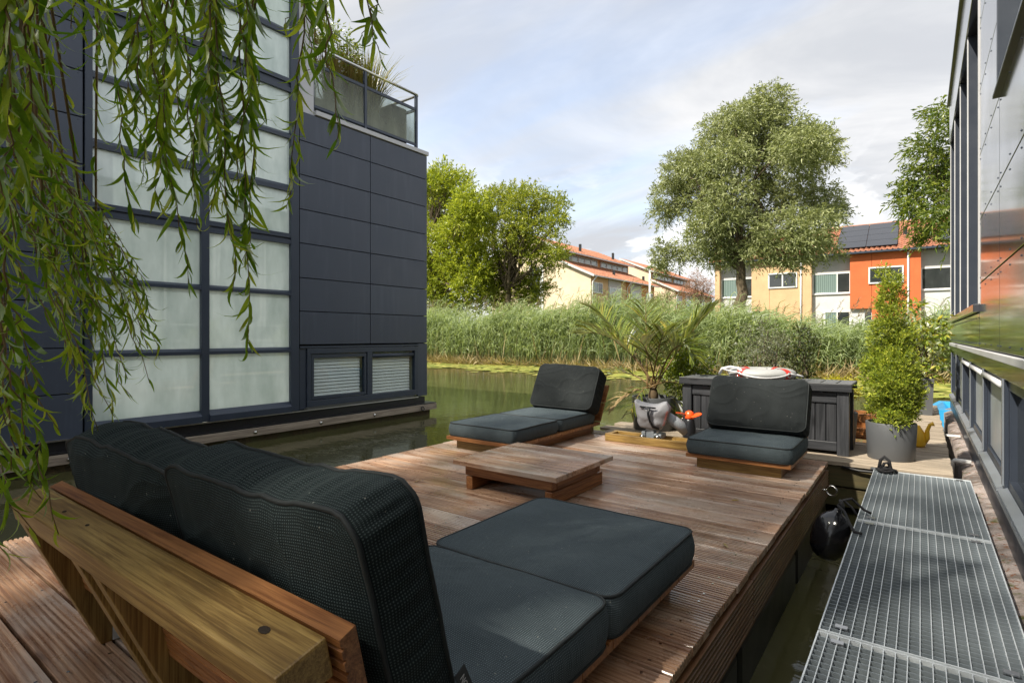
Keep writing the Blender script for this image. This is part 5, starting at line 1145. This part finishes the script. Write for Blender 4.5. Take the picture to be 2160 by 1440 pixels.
for k, (u, y, Y, rise, mt, nl) in enumerate([(1226, 706, 4.75, .34, 'palm', 40), (1246, 648, 5.1, .16, 'palm', 40), (1362, 645, 5.0, .02, 'palm', 36), (1505, 652, 5.05, .12, 'palm', 44), (1462, 752, 4.7, .42, 'palm', 40), (1425, 690, 5.3, .10, 'palm', 34), (1300, 690, 5.3, .12, 'palm', 34),
        (1292, 862, 4.65, .12, 'palm_dry', 16), (1330, 872, 4.6, .14, 'palm', 20), (1270, 800, 4.9, .20, 'palm', 22), (1400, 700, 4.6, .10, 'palm', 30), (1450, 820, 4.75, .12, 'palm', 18), (1350, 720, 4.55, .16, 'palm', 28)]):
    tp = atY(u, y, Y); frond(tuple(tp), rise, M[mt], 90 + k, nl, ll=.27 if nl > 25 else .17)
# privet behind the palm
round_pot('plant_pot', 'pale grey pot between the palm and the storage box', (-1.755, 5.07, JZ), .12, .135, .27, 'pot_light')
shrub('privet', 'bright green privet bush behind the palm', (-1.755, 5.07, .20), [((-.02, 0, .22), .16), ((.06, 0, .36), .15), ((-.10, .02, .36), .13), ((0, 0, .48), .11)], M['privet'], 101, 'potted shrubs', 14000, .06, 6, .028, .017)
grass_tuft('spiky_plant', 'spiky green plant between palm and storage box', (-1.70, 4.98, JZ), 90, .42, .28, M['palm'], 102, 'potted shrubs', wid=.016)
# shrubs behind the box
def pot_plain(c, label, mat='pot'): return round_pot('plant_pot', label, c, .11, .13, .26, mat)
pot_plain((-1.06, 5.09, JZ), 'pot of the grey-green olive shrub behind the storage box'); pot_plain((-.79, 5.09, JZ), 'pot of the dark boxwood behind the storage box'); pot_plain((-.52, 5.07, JZ), 'pot of the yellow shrub behind the storage box')
shrub('olive_shrub', 'loose grey-green olive shrub behind the life buoy', (-1.06, 5.09, .19), [((-.10, 0, .46), .12), ((.02, 0, .52), .13), ((.12, 0, .50), .11), ((-.02, 0, .66), .10), ((.08, 0, .36), .12)], M['olive'], 103, 'potted shrubs', 5200, .11, 8, .034, .009, stems=12)
shrub('boxwood_shrub', 'upright dark boxwood behind the storage box', (-.79, 5.09, .19), [((0, 0, .32), .10), ((-.02, 0, .46), .095), ((.03, 0, .56), .085), ((0, 0, .66), .06)], M['boxwood'], 104, 'potted shrubs', 16000, .05, 7, .020, .011, bias=(0, 0, 1.0))
shrub('gold_shrub', 'small yellow shrub left of the conifer', (-.52, 5.07, .19), [((-.02, 0, .24), .075), ((.07, 0, .23), .075), ((.02, .0, .18), .09)], M['goldshrub'], 105, 'potted shrubs', 16000, .04, 6, .022, .008)
# conifer
TC = (-.166, 4.70, JZ)
round_pot('plant_pot', 'wide grey round pot of the conifer on the sunny jetty', TC, .140, .152, .255, 'pot')
TH = []
rng = np.random.default_rng(77)
for z in np.linspace(.05, 1.02, 15):
    R_ = .165 * (max(0, 1 - (z - .24) / .90) ** .75 if z > .24 else .80 + .20 * z / .24); nk = max(1, int(6 * R_ / .2 + 1))
    for k in range(nk):
        a = rng.uniform(0, 6.28); TH.append(((math.cos(a) * R_ * .55, math.sin(a) * R_ * .55, z + rng.normal(0, .02)), max(.045, R_ * rng.uniform(.42, .60))))
TH.append(((-.035, 0, 1.05), .035)); TH.append(((-.035, 0, 1.10), .02))
shrub('conifer', 'bright yellow-green cone-shaped thuja in the wide grey pot', (TC[0], TC[1], .20), TH, M['thuja'], 106, None, 24000, .042, 10, .021, .0062, stems=14, cat='conifer', bias=(0, 0, .75), droop=.0, spread=.45, inner=.72)
# watering can
WC = thing('watering_can', (.0, 5.32, JZ), 'yellow watering can half hidden behind the conifer pot', 'watering can')
MB().lathe([(.075, 0), (.082, .02), (.078, .10), (.05, .15), (.045, .16)], 24, (-.045, 5.34, JZ)).build('body', M['yellow_plastic'], WC, smooth=True)
MB().tube([(.015, 5.34, .01), (.04, 5.33, .04), (.045, 5.33, .10), (.06, 5.33, .145), (.085, 5.33, .155)], [.03, .022, .014, .012, .018], 10).build('spout', M['yellow_plastic'], WC, smooth=True)
MB().tube([(-.10, 5.34, .12), (-.15, 5.34, .10), (-.15, 5.34, .03), (-.12, 5.34, .0)], .009, 8).build('handle', M['yellow_plastic'], WC, smooth=True)
# tall planter with laurel at the end of the jetty
LPT = thing('planter', (-.02, 7.55, JZ), 'tall dark square planter at the far end of the jetty', 'plant pot', 'plant pots')
b = MB(); b.add([(-.13, 7.45, JZ), (.105, 7.45, JZ), (.105, 7.70, JZ), (-.13, 7.70, JZ), (-.145, 7.435, .37), (.12, 7.435, .37), (.12, 7.715, .37), (-.145, 7.715, .37)], [(0, 1, 5, 4), (1, 2, 6, 5), (2, 3, 7, 6), (3, 0, 4, 7), (0, 3, 2, 1)]); b.build('pot', M['pot'], LPT)
MB().box(-.13, .105, 7.45, 7.70, .30, .345).build('soil', M['soil'], LPT)
shrub('laurel', 'yellow-green laurel behind the conifer at the jetty end', (-.01, 7.57, .34), [((0, 0, .15), .17), ((.08, 0, .35), .17), ((-.08, 0, .50), .15), ((.05, 0, .60), .14), ((-.08, 0, .78), .10), ((.12, 0, .48), .14)], M['laurel'], 107, None, 1300, .10, 6, .075, .030, stems=10)
# crate and blue boat beyond
CR = thing('timber_crate', (-.42, 5.6, JZ), 'sunlit orange timber slats of a crate between box and conifer', 'crate')
for z in (.0, .115): MB().box(-.62, -.24, 5.36, 5.385, z, z + .07).build('slat', M['oil_x'], CR, bev=.002)
for x in (-.60, -.28): MB().box(x, x + .03, 5.387, 5.42, JZ, .19).build('post', M['oil_z'], CR)
MB().box(-.62, -.24, 5.62, 5.645, .0, .185).build('rear_board', M['oil_x'], CR); MB().box(-.62, -.24, 5.42, 5.62, JZ, -.01).build('floor', M['oil_x'], CR)
for x in (-.62, -.265): MB().box(x, x + .025, 5.421, 5.619, .0, .18).build('side_board', M['oil_y'], CR)
BO = thing('rowing_boat', (.9, 9.6, WZ), 'small bright blue boat moored beyond the end of the jetty', 'boat')
def hull_ring(z, s): return [(x, y, z) for x, y in ((.9 - .78 * s, 8.95), (.9 + .8 * s, 8.95), (.9 + .85 * s, 9.4), (.9 + .7 * s, 10.2), (.9 - .68 * s, 10.2), (.9 - .8 * s, 9.4))]
b = MB(); r0, r1, r2, r3 = hull_ring(WZ - .12, .8), hull_ring(-.12, 1.0), [(.9 + (x - .9) * .93, 9.55 + (y - 9.55) * .86, z) for x, y, z in hull_ring(-.12, 1.0)], [(.9 + (x - .9) * .8, 9.55 + (y - 9.55) * .8, z) for x, y, z in hull_ring(-.30, .9)]
vs = r0 + r1 + r2 + r3; fs = [(q * 6 + i, q * 6 + (i + 1) % 6, (q + 1) * 6 + (i + 1) % 6, (q + 1) * 6 + i) for q in range(3) for i in range(6)] + [tuple(range(5, -1, -1)), tuple(range(18, 24))]
b.add(vs, fs); b.build('hull', M['blue'], BO); MB().box(.3, 1.5, 9.4, 9.6, -.2, -.17).build('thwart', M['white'], BO)
# pipe between jetty and hull
t = thing('drain_pipe', (.21, 5.4, -.2), 'white drain pipe reaching from the right houseboat towards the jetty', 'pipe', 'pipes between jetty and houseboat')
for y in (5.25, ): MB().tube([(.30, y, -.10), (.21, y, -.095), (.19, y, -.105), (.19, y, -.25)], .018, 10).build('pipe', M['white'], t, smooth=True)
t = thing('mooring_bar', (.21, 6.6, -.09), 'short white bar across the gap beside the tall planter', 'bar')
MB().box(.165, .30, 6.58, 6.61, -.11, -.095).build('bar', M['white'], t)

# ------------------------------------------------------------------ grating walkway
GTZ = -.045
GL = [4.335, 3.10, 1.865, .63, -.605]
gw = .245; nb = 17; nc = 42; glen = GL[0] - GL[1] - .012
long_me = MB().box(-.0012, .0012, -glen / 2 + .004, glen / 2 - .004, -.010, 0).mesh('tie_bar'); long_me.materials.append(M['galv'])
cross_me = MB().box(-gw + .004, gw - .004, -.0010, .0010, -.015, -.001).mesh('bearing_bar'); cross_me.materials.append(simple('dull_galvanised', (.27, .31, .34), .5, .5, var=.3, scale=30))
clip_me = MB().box(-.016, .016, -.010, .010, 0, .004).box(-.016, -.012, -.010, .010, -.014, 0).box(.012, .016, -.010, .010, -.014, 0).mesh('clip'); clip_me.materials.append(M['alu'])
gn = ['far grating panel of the steel walkway, against the jetty', 'second grating panel of the walkway, beside the black fender', 'third grating panel of the walkway at the lower right edge', 'last grating panel under the camera position']
for k in range(4):
    yc = (GL[k] + GL[k + 1]) / 2; g = thing('grating_panel', (0, yc, GTZ - .03), 'galvanised steel ' + gn[k], 'grating', 'walkway gratings')
    h_ = glen / 2; b = MB(); b.box(-gw, -gw + .004, yc - h_, yc + h_, GTZ - .03, GTZ + .001); b.box(gw - .004, gw, yc - h_, yc + h_, GTZ - .03, GTZ + .001); b.box(-gw + .004, gw - .004, yc - h_, yc - h_ + .004, GTZ - .03, GTZ + .001); b.box(-gw + .004, gw - .004, yc + h_ - .004, yc + h_, GTZ - .03, GTZ + .001)
    b.build('frame', M['galv'], g)
    for i in range(nb): link('tie_bar', long_me, None, g, (-gw + 2 * gw * (i + 1) / (nb + 1), 0, .03))
    for i in range(nc - 1): link('bearing_bar', cross_me, None, g, (0, -h_ + glen * (i + 1) / nc, .03))
    for sx in (-1, 1):
        for sy in (-1, 1): link('clip', clip_me, None, g, (sx * (gw - .055), sy * (h_ - .045), .031))
t = thing('walkway_support', (0, 2, WZ), 'dark steel beams carrying the grating walkway over the water', 'beam')
for x in (-.20, .20): MB().box(x - .02, x + .02, -.7, 4.33, -.14, GTZ - .032).build('beam', M['dark'], t)
b = MB()
for y in (.0, 2.0, 4.2):
    for x in (-.20, .20): b.tube([(x, y, -1.4), (x, y, -.14)], .022, 8)
b.build('posts', M['dark'], t, smooth=True)
# fender and ropes
FN = thing('fender', (-.352, 3.09, -.29), 'glossy black egg-shaped fender hanging between deck and grating', 'fender')
FP = [(.004, -.135), (.035, -.131), (.064, -.113), (.084, -.080), (.093, -.035), (.094, .01), (.088, .052), (.073, .090), (.050, .114), (.028, .125), (.020, .134), (.017, .146)]
fo = MB().lathe(FP, 32, (0, 0, 0)).mesh('ball', True); fo.materials.append(simple('glossy_black_rubber', (.012, .012, .014), .16, spec=.7))
link('ball', fo, None, FN, Vector((-.352, 3.09, -.14)) - WL[FN.name], rot=(R(-8), R(14), 0), scale=(.88, .88, .90))
b = MB(); b.tube([(-.322, 3.10, .005), (-.30, 3.12, .03), (-.268, 3.13, .0), (-.245, 3.12, -.03)], .0062, 7); b.tube([(-.322, 3.10, .005), (-.29, 3.05, -.005), (-.255, 2.93, -.03), (-.235, 2.86, -.035), (-.205, 2.85, -.036)], .0062, 7); b.tube([(-.30, 3.12, .03), (-.27, 3.17, .03), (-.22, 3.19, -.02), (-.19, 3.19, -.032)], .0062, 7); b.torus((-.305, 3.10, .012), (1, .3, .3), .017, .009, 14, 7); b.build('rope', M['rope'], FN, smooth=True)
RC = thing('mooring_rope', (-.17, 4.27, GTZ), 'coil of black rope on the far corner of the walkway', 'rope')
b = MB(); pth = []
for i in range(46): a = i * .42; r_ = .045 - .0006 * i; pth.append((-.175 + math.cos(a) * r_ * 1.25, 4.265 + math.sin(a) * r_, GTZ + .010 + .0005 * i + .004 * math.sin(i)))
b.tube(pth, .0085, 7); b.tube([(-.215, 4.27, -.03), (-.205, 4.275, .03), (-.185, 4.28, .052), (-.160, 4.275, .03), (-.15, 4.26, -.025)], .010, 7); b.tube([(-.20, 4.25, -.02), (-.185, 4.25, .015), (-.165, 4.26, .02), (-.15, 4.28, -.02)], .009, 7); b.build('coil', M['rope'], RC, smooth=True)
tag(MB().box(-.262, -.228, 4.30, 4.33, GTZ + .002, GTZ + .012).build('shackle_plate', M['alu']), 'small metal plate on the corner of the far grating', 'plate')
#WILLOW
# ------------------------------------------------------------------ the willow the camera stands under
WT = thing('willow_tree', (-4.6, -8.6, .25), 'weeping willow hanging its leafy branches into the upper left of the picture', 'tree', 'trees')
rng = np.random.default_rng(201)
base = Vector((-4.6, -8.6, .25)); top = Vector((-4.9, -7.2, 8.2))
b = MB(); pth = wobble(base - Vector((0, 0, .3)), top, 8, .12, rng); b.tube(pth, [.55, .46, .42, .40, .38, .35, .32, .28, .24], 14); b.build('trunk', M['bark'], WT, smooth=True)
CL = []  # unseen crown, placed and thinned to cast soft shade on the deck
for k in range(64):
    d = nrm(rng.normal(size=(1, 3)))[0] * rng.random() ** .36; CL.append((Vector((-5.2 + d[0] * 1.7, -6.5 + d[1] * 2.3, 10.2 + d[2] * 1.3)), rng.uniform(.55, .85)))
LIMB = [Vector(p) for p in ((-1.2, .1, 2.9), (-2.1, .2, 3.0), (-.8, .6, 2.6), (-2.6, -.1, 2.6), (-1.7, .5, 2.8))]
b = MB()
for e in LIMB:
    m_ = (pth[6] + e) / 2 + Vector((0, 0, 1.6)); q = [pth[6] * (1 - t) ** 2 + m_ * 2 * t * (1 - t) + e * t * t for t in [i / 9 for i in range(10)]]; b.tube(q, [.11 - .0102 * i for i in range(10)], 7)
b.build('limbs', M['bark'], WT, smooth=True)
b = MB()
for c, r in CL[::2]:
    bp = wobble(top, c, 5, .05 * (c - top).length, rng); b.tube(bp, [.13, .11, .08, .06, .04, .02], 7)
b.build('branches', M['bark'], WT, smooth=True)
V, F, A = crown_arrays(CL, 24, .40, 14, .18, .038, rng, bias=(0, 0, -.5), droop=.5, inner=.2)
tag(link('crown', mesh_np('crown', V - np.array(base), F, M['crown'], A), None, WT), kind='stuff')
def willow_leaf(curl, bend, seed):
    """lance-shaped leaf along +X, one unit long, folded on its rib"""
    n_ = 7; vs = []; 
    for i in range(n_):
        t = i / (n_ - 1); w_ = .064 * math.sin(math.pi * t ** .75) ** .85 + .001; a = curl * t * t
        c = Vector((math.sin(a * .9) / max(a, .01) * t if a > .01 else t, bend * t * t, -a * t * .45)); vs += [c + Vector((0, w_, w_ * .35)), c, c + Vector((0, -w_, w_ * .35))]
    fs = [(i * 3 + j, i * 3 + j + 1, (i + 1) * 3 + j + 1, (i + 1) * 3 + j) for i in range(n_ - 1) for j in (0, 1)]
    return vs, fs
LV = [willow_leaf(*p) for p in ((.2, .05, 0), (.9, .1, 1), (1.5, -.15, 2), (-.4, .2, 3), (.6, -.25, 4), (2.0, .1, 5), (.1, -.1, 6), (1.1, .3, 7))]
LM = []
for i, (vs, fs) in enumerate(LV):
    me = bpy.data.meshes.new('leaf'); me.from_pydata([tuple(v) for v in vs], [], fs); me.polygons.foreach_set('use_smooth', [True] * len(fs)); me.materials.append(M['willow']); LM.append(me)
LVN = [np.array([tuple(v) for v in vs]) for vs, fs in LV]; LFN = np.array(LV[0][1])
ST = [(235, -150, 285, 470, 1.5), (300, -150, 335, 440, 1.4), (345, -150, 300, 300, 1.35), (385, -150, 410, 480, 1.45), (430, -150, 395, 350, 1.3), (455, -150, 500, 620, 1.35), (470, -150, 485, 520, 1.4), (500, -150, 525, 745, 1.4),
      (530, -150, 515, 560, 1.5), (555, -150, 500, 430, 1.45), (265, -150, 260, 230, 1.3), (330, -150, 355, 380, 1.5), (420, -150, 445, 450, 1.5), (480, -150, 470, 300, 1.35), (400, -150, 380, 260, 1.3), (525, -150, 545, 230, 1.3),
      (310, -150, 400, 600, 1.5), (360, -150, 345, 400, 1.4), (215, -150, 225, 150, 1.4), (290, -150, 300, 380, 1.6), (440, -150, 430, 330, 1.4),
      (645, -150, 610, 450, 1.5), (690, -150, 718, 300, 1.15), (665, -150, 700, 140, 1.3), (735, -150, 800, 130, 1.35), (765, -150, 770, 90, 1.3), (620, -150, 650, 160, 1.3), (600, -150, 600, 60, 1.4),
      (30, -150, 30, 330, .85), (60, -150, 75, 300, .95), (95, -150, 55, 420, .9), (10, -150, 20, 500, .85), (120, -120, 95, 140, 1.0), (140, -150, 150, 60, 1.1),
      (-160, 60, 315, 730, 1.45), (-150, 40, 295, 570, 1.4), (-100, 150, 235, 880, 1.4), (-60, 120, 215, 540, 1.25), (-140, 250, 135, 720, 1.1), (-140, 330, 95, 830, 1.0), (-120, 450, 30, 1000, .9), (-90, 560, 15, 1180, .9), (-60, 600, 112, 1130, 1.05),
      (0, 200, 190, 660, 1.35), (40, 220, 265, 790, 1.45), (60, 280, 320, 800, 1.5), (60, 330, 245, 890, 1.5), (40, 330, 205, 910, 1.4), (0, 400, 155, 780, 1.25), (-40, 470, 115, 900, 1.1), (-80, 200, 100, 560, 1.2), (90, 300, 290, 640, 1.55), (100, 330, 225, 720, 1.5),
      (-60, 300, 60, 640, 1.0), (-40, 380, 20, 760, .9), (-30, 500, 60, 920, .95), (-60, 700, 60, 1120, 1.0), (70, 240, 170, 500, 1.3), (130, 380, 330, 690, 1.6), (120, 420, 300, 740, 1.6), (150, 430, 270, 840, 1.6), (-20, 560, 90, 1060, 1.05), (110, 360, 210, 800, 1.45), (140, 400, 330, 760, 1.65), (160, 440, 250, 700, 1.55), (120, 460, 180, 860, 1.45), (170, 450, 310, 600, 1.65), (180, 470, 230, 560, 1.5), (150, 500, 300, 700, 1.7), (90, 400, 130, 620, 1.3), (20, 300, 110, 480, 1.15), (60, 450, 160, 690, 1.4), (-30, 250, 70, 450, 1.05), (200, 480, 265, 640, 1.6), (10, 640, 70, 1010, 1.05), (-50, 620, 25, 900, .95)]
LEAVES = []
for si, (u0, y0, u1, y1, d) in enumerate(ST):
    p0, p1 = atD(u0, y0, d * rng.uniform(.97, 1.03)), atD(u1, y1, d * rng.uniform(.96, 1.04)); ln = (p1 - p0).length
    ctl = p0.lerp(p1, .5) + Vector((rng.normal(0, .03), rng.normal(0, .03), (.30 * (p1.xy - p0.xy).length)))
    pts = []
    for i in range(15): t = i / 14; pts.append(p0 * (1 - t) ** 2 + ctl * 2 * t * (1 - t) + p1 * t * t + Vector(rng.normal(0, .006, 3)))
    if u0 < 200 and y0 > 0: an = LIMB[0] if si % 2 else LIMB[3]
    else: an = min(LIMB, key=lambda q: (q.xy - p0.xy).length)
    an = an + Vector((rng.normal(0, .03), rng.normal(0, .03), rng.normal(0, .02))); k1 = p0 - (pts[1] - pts[0]).normalized() * (an - p0).length * .5 if y0 < 0 else (an + p0) / 2 + Vector((0, 0, .12))
    pre = [an * (1 - t) ** 2 + k1 * 2 * t * (1 - t) + p0 * t * t for t in [i / 9 for i in range(9)]]
    br = MB().tube(pre + pts, [.0050 - .0018 * i / 9 for i in range(9)] + [.0032 - .0024 * i / 14 for i in range(15)], 5).build('hanging_branch', M['twig'], WT, smooth=True)
    dense = .0150 if u0 >= 200 else .0140; n_ = int(ln / dense); small = si >= 34
    n2_ = int((an - p0).length / (.022 if y0 < 0 else .05))
    for k in range(-n2_, n_):
        if k < 0: t = 0.; f = (k + n2_ + rng.random()) / n2_ * 8; i = min(int(f), 7); p = pre[i].lerp(pre[i + 1], f - i); tg = (pre[i + 1] - pre[i]).normalized()
        else: t = (k + rng.random() * .8) / n_; f = t * 14; i = min(int(f), 13); p = pts[i].lerp(pts[i + 1], f - i); tg = (pts[i + 1] - pts[i]).normalized()
        rad = Vector(rng.normal(0, 1, 3)); rad -= tg * rad.dot(tg); rad.normalize()
        dr = (tg * rng.uniform(.5, 1.1) + rad * rng.uniform(.25, .75) + Vector((0, 0, -rng.uniform(.15, .75)))).normalized()
        L_ = rng.uniform(.055, .105) * (.86 if small else 1.08) * (1 - .45 * max(0, t - .8) / .2)
        z = Vector(rng.normal(0, 1, 3)); z -= dr * z.dot(dr); z.normalize(); y_ = z.cross(dr)
        mt = Matrix((dr * L_, y_ * L_, z * L_)).transposed().to_4x4(); mt.translation = p
        dep = -p.x * _s + p.y * _c; u = 1080 + 1163 * (p.x * _c + p.y * _s) / max(dep, .1); yy = 708 - 1163 * (p.z - CAMZ) / max(dep, .1)
        LEAVES.append((L_ / max(dep, .1) if (-20 < u < 2180 and -20 < yy < 1460) else 0, br, mt, rng.integers(8)))
LEAVES.sort(key=lambda q: -q[0])
inv = Matrix.Translation(-base)
rest = {}
for i, (_, br, mt, v) in enumerate(LEAVES):
    if i < 300:
        o = bpy.data.objects.new('leaf', LM[v]); COL.objects.link(o); o.parent = br; o.matrix_local = inv @ mt
    else: rest.setdefault(br.name, (br, []))[1].append((np.array(mt), v))
for nm, (br, lst) in rest.items():
    VV = []; FF = []; k = 0
    for m4, v in lst:
        q = LVN[v] @ m4[:3, :3].T + m4[:3, 3]; VV.append(q - np.array(base)); FF.append(LFN + k); k += len(q)
    VV = np.concatenate(VV); FF = np.concatenate(FF)
    tag(link('leaves', mesh_np('leaves', VV, FF, M['willow_stuff'], np.repeat(rng.random(len(lst)), len(LVN[0])), smooth=True), None, br), kind='stuff')
print('leaves', len(LEAVES), 'objects', len(bpy.data.objects))
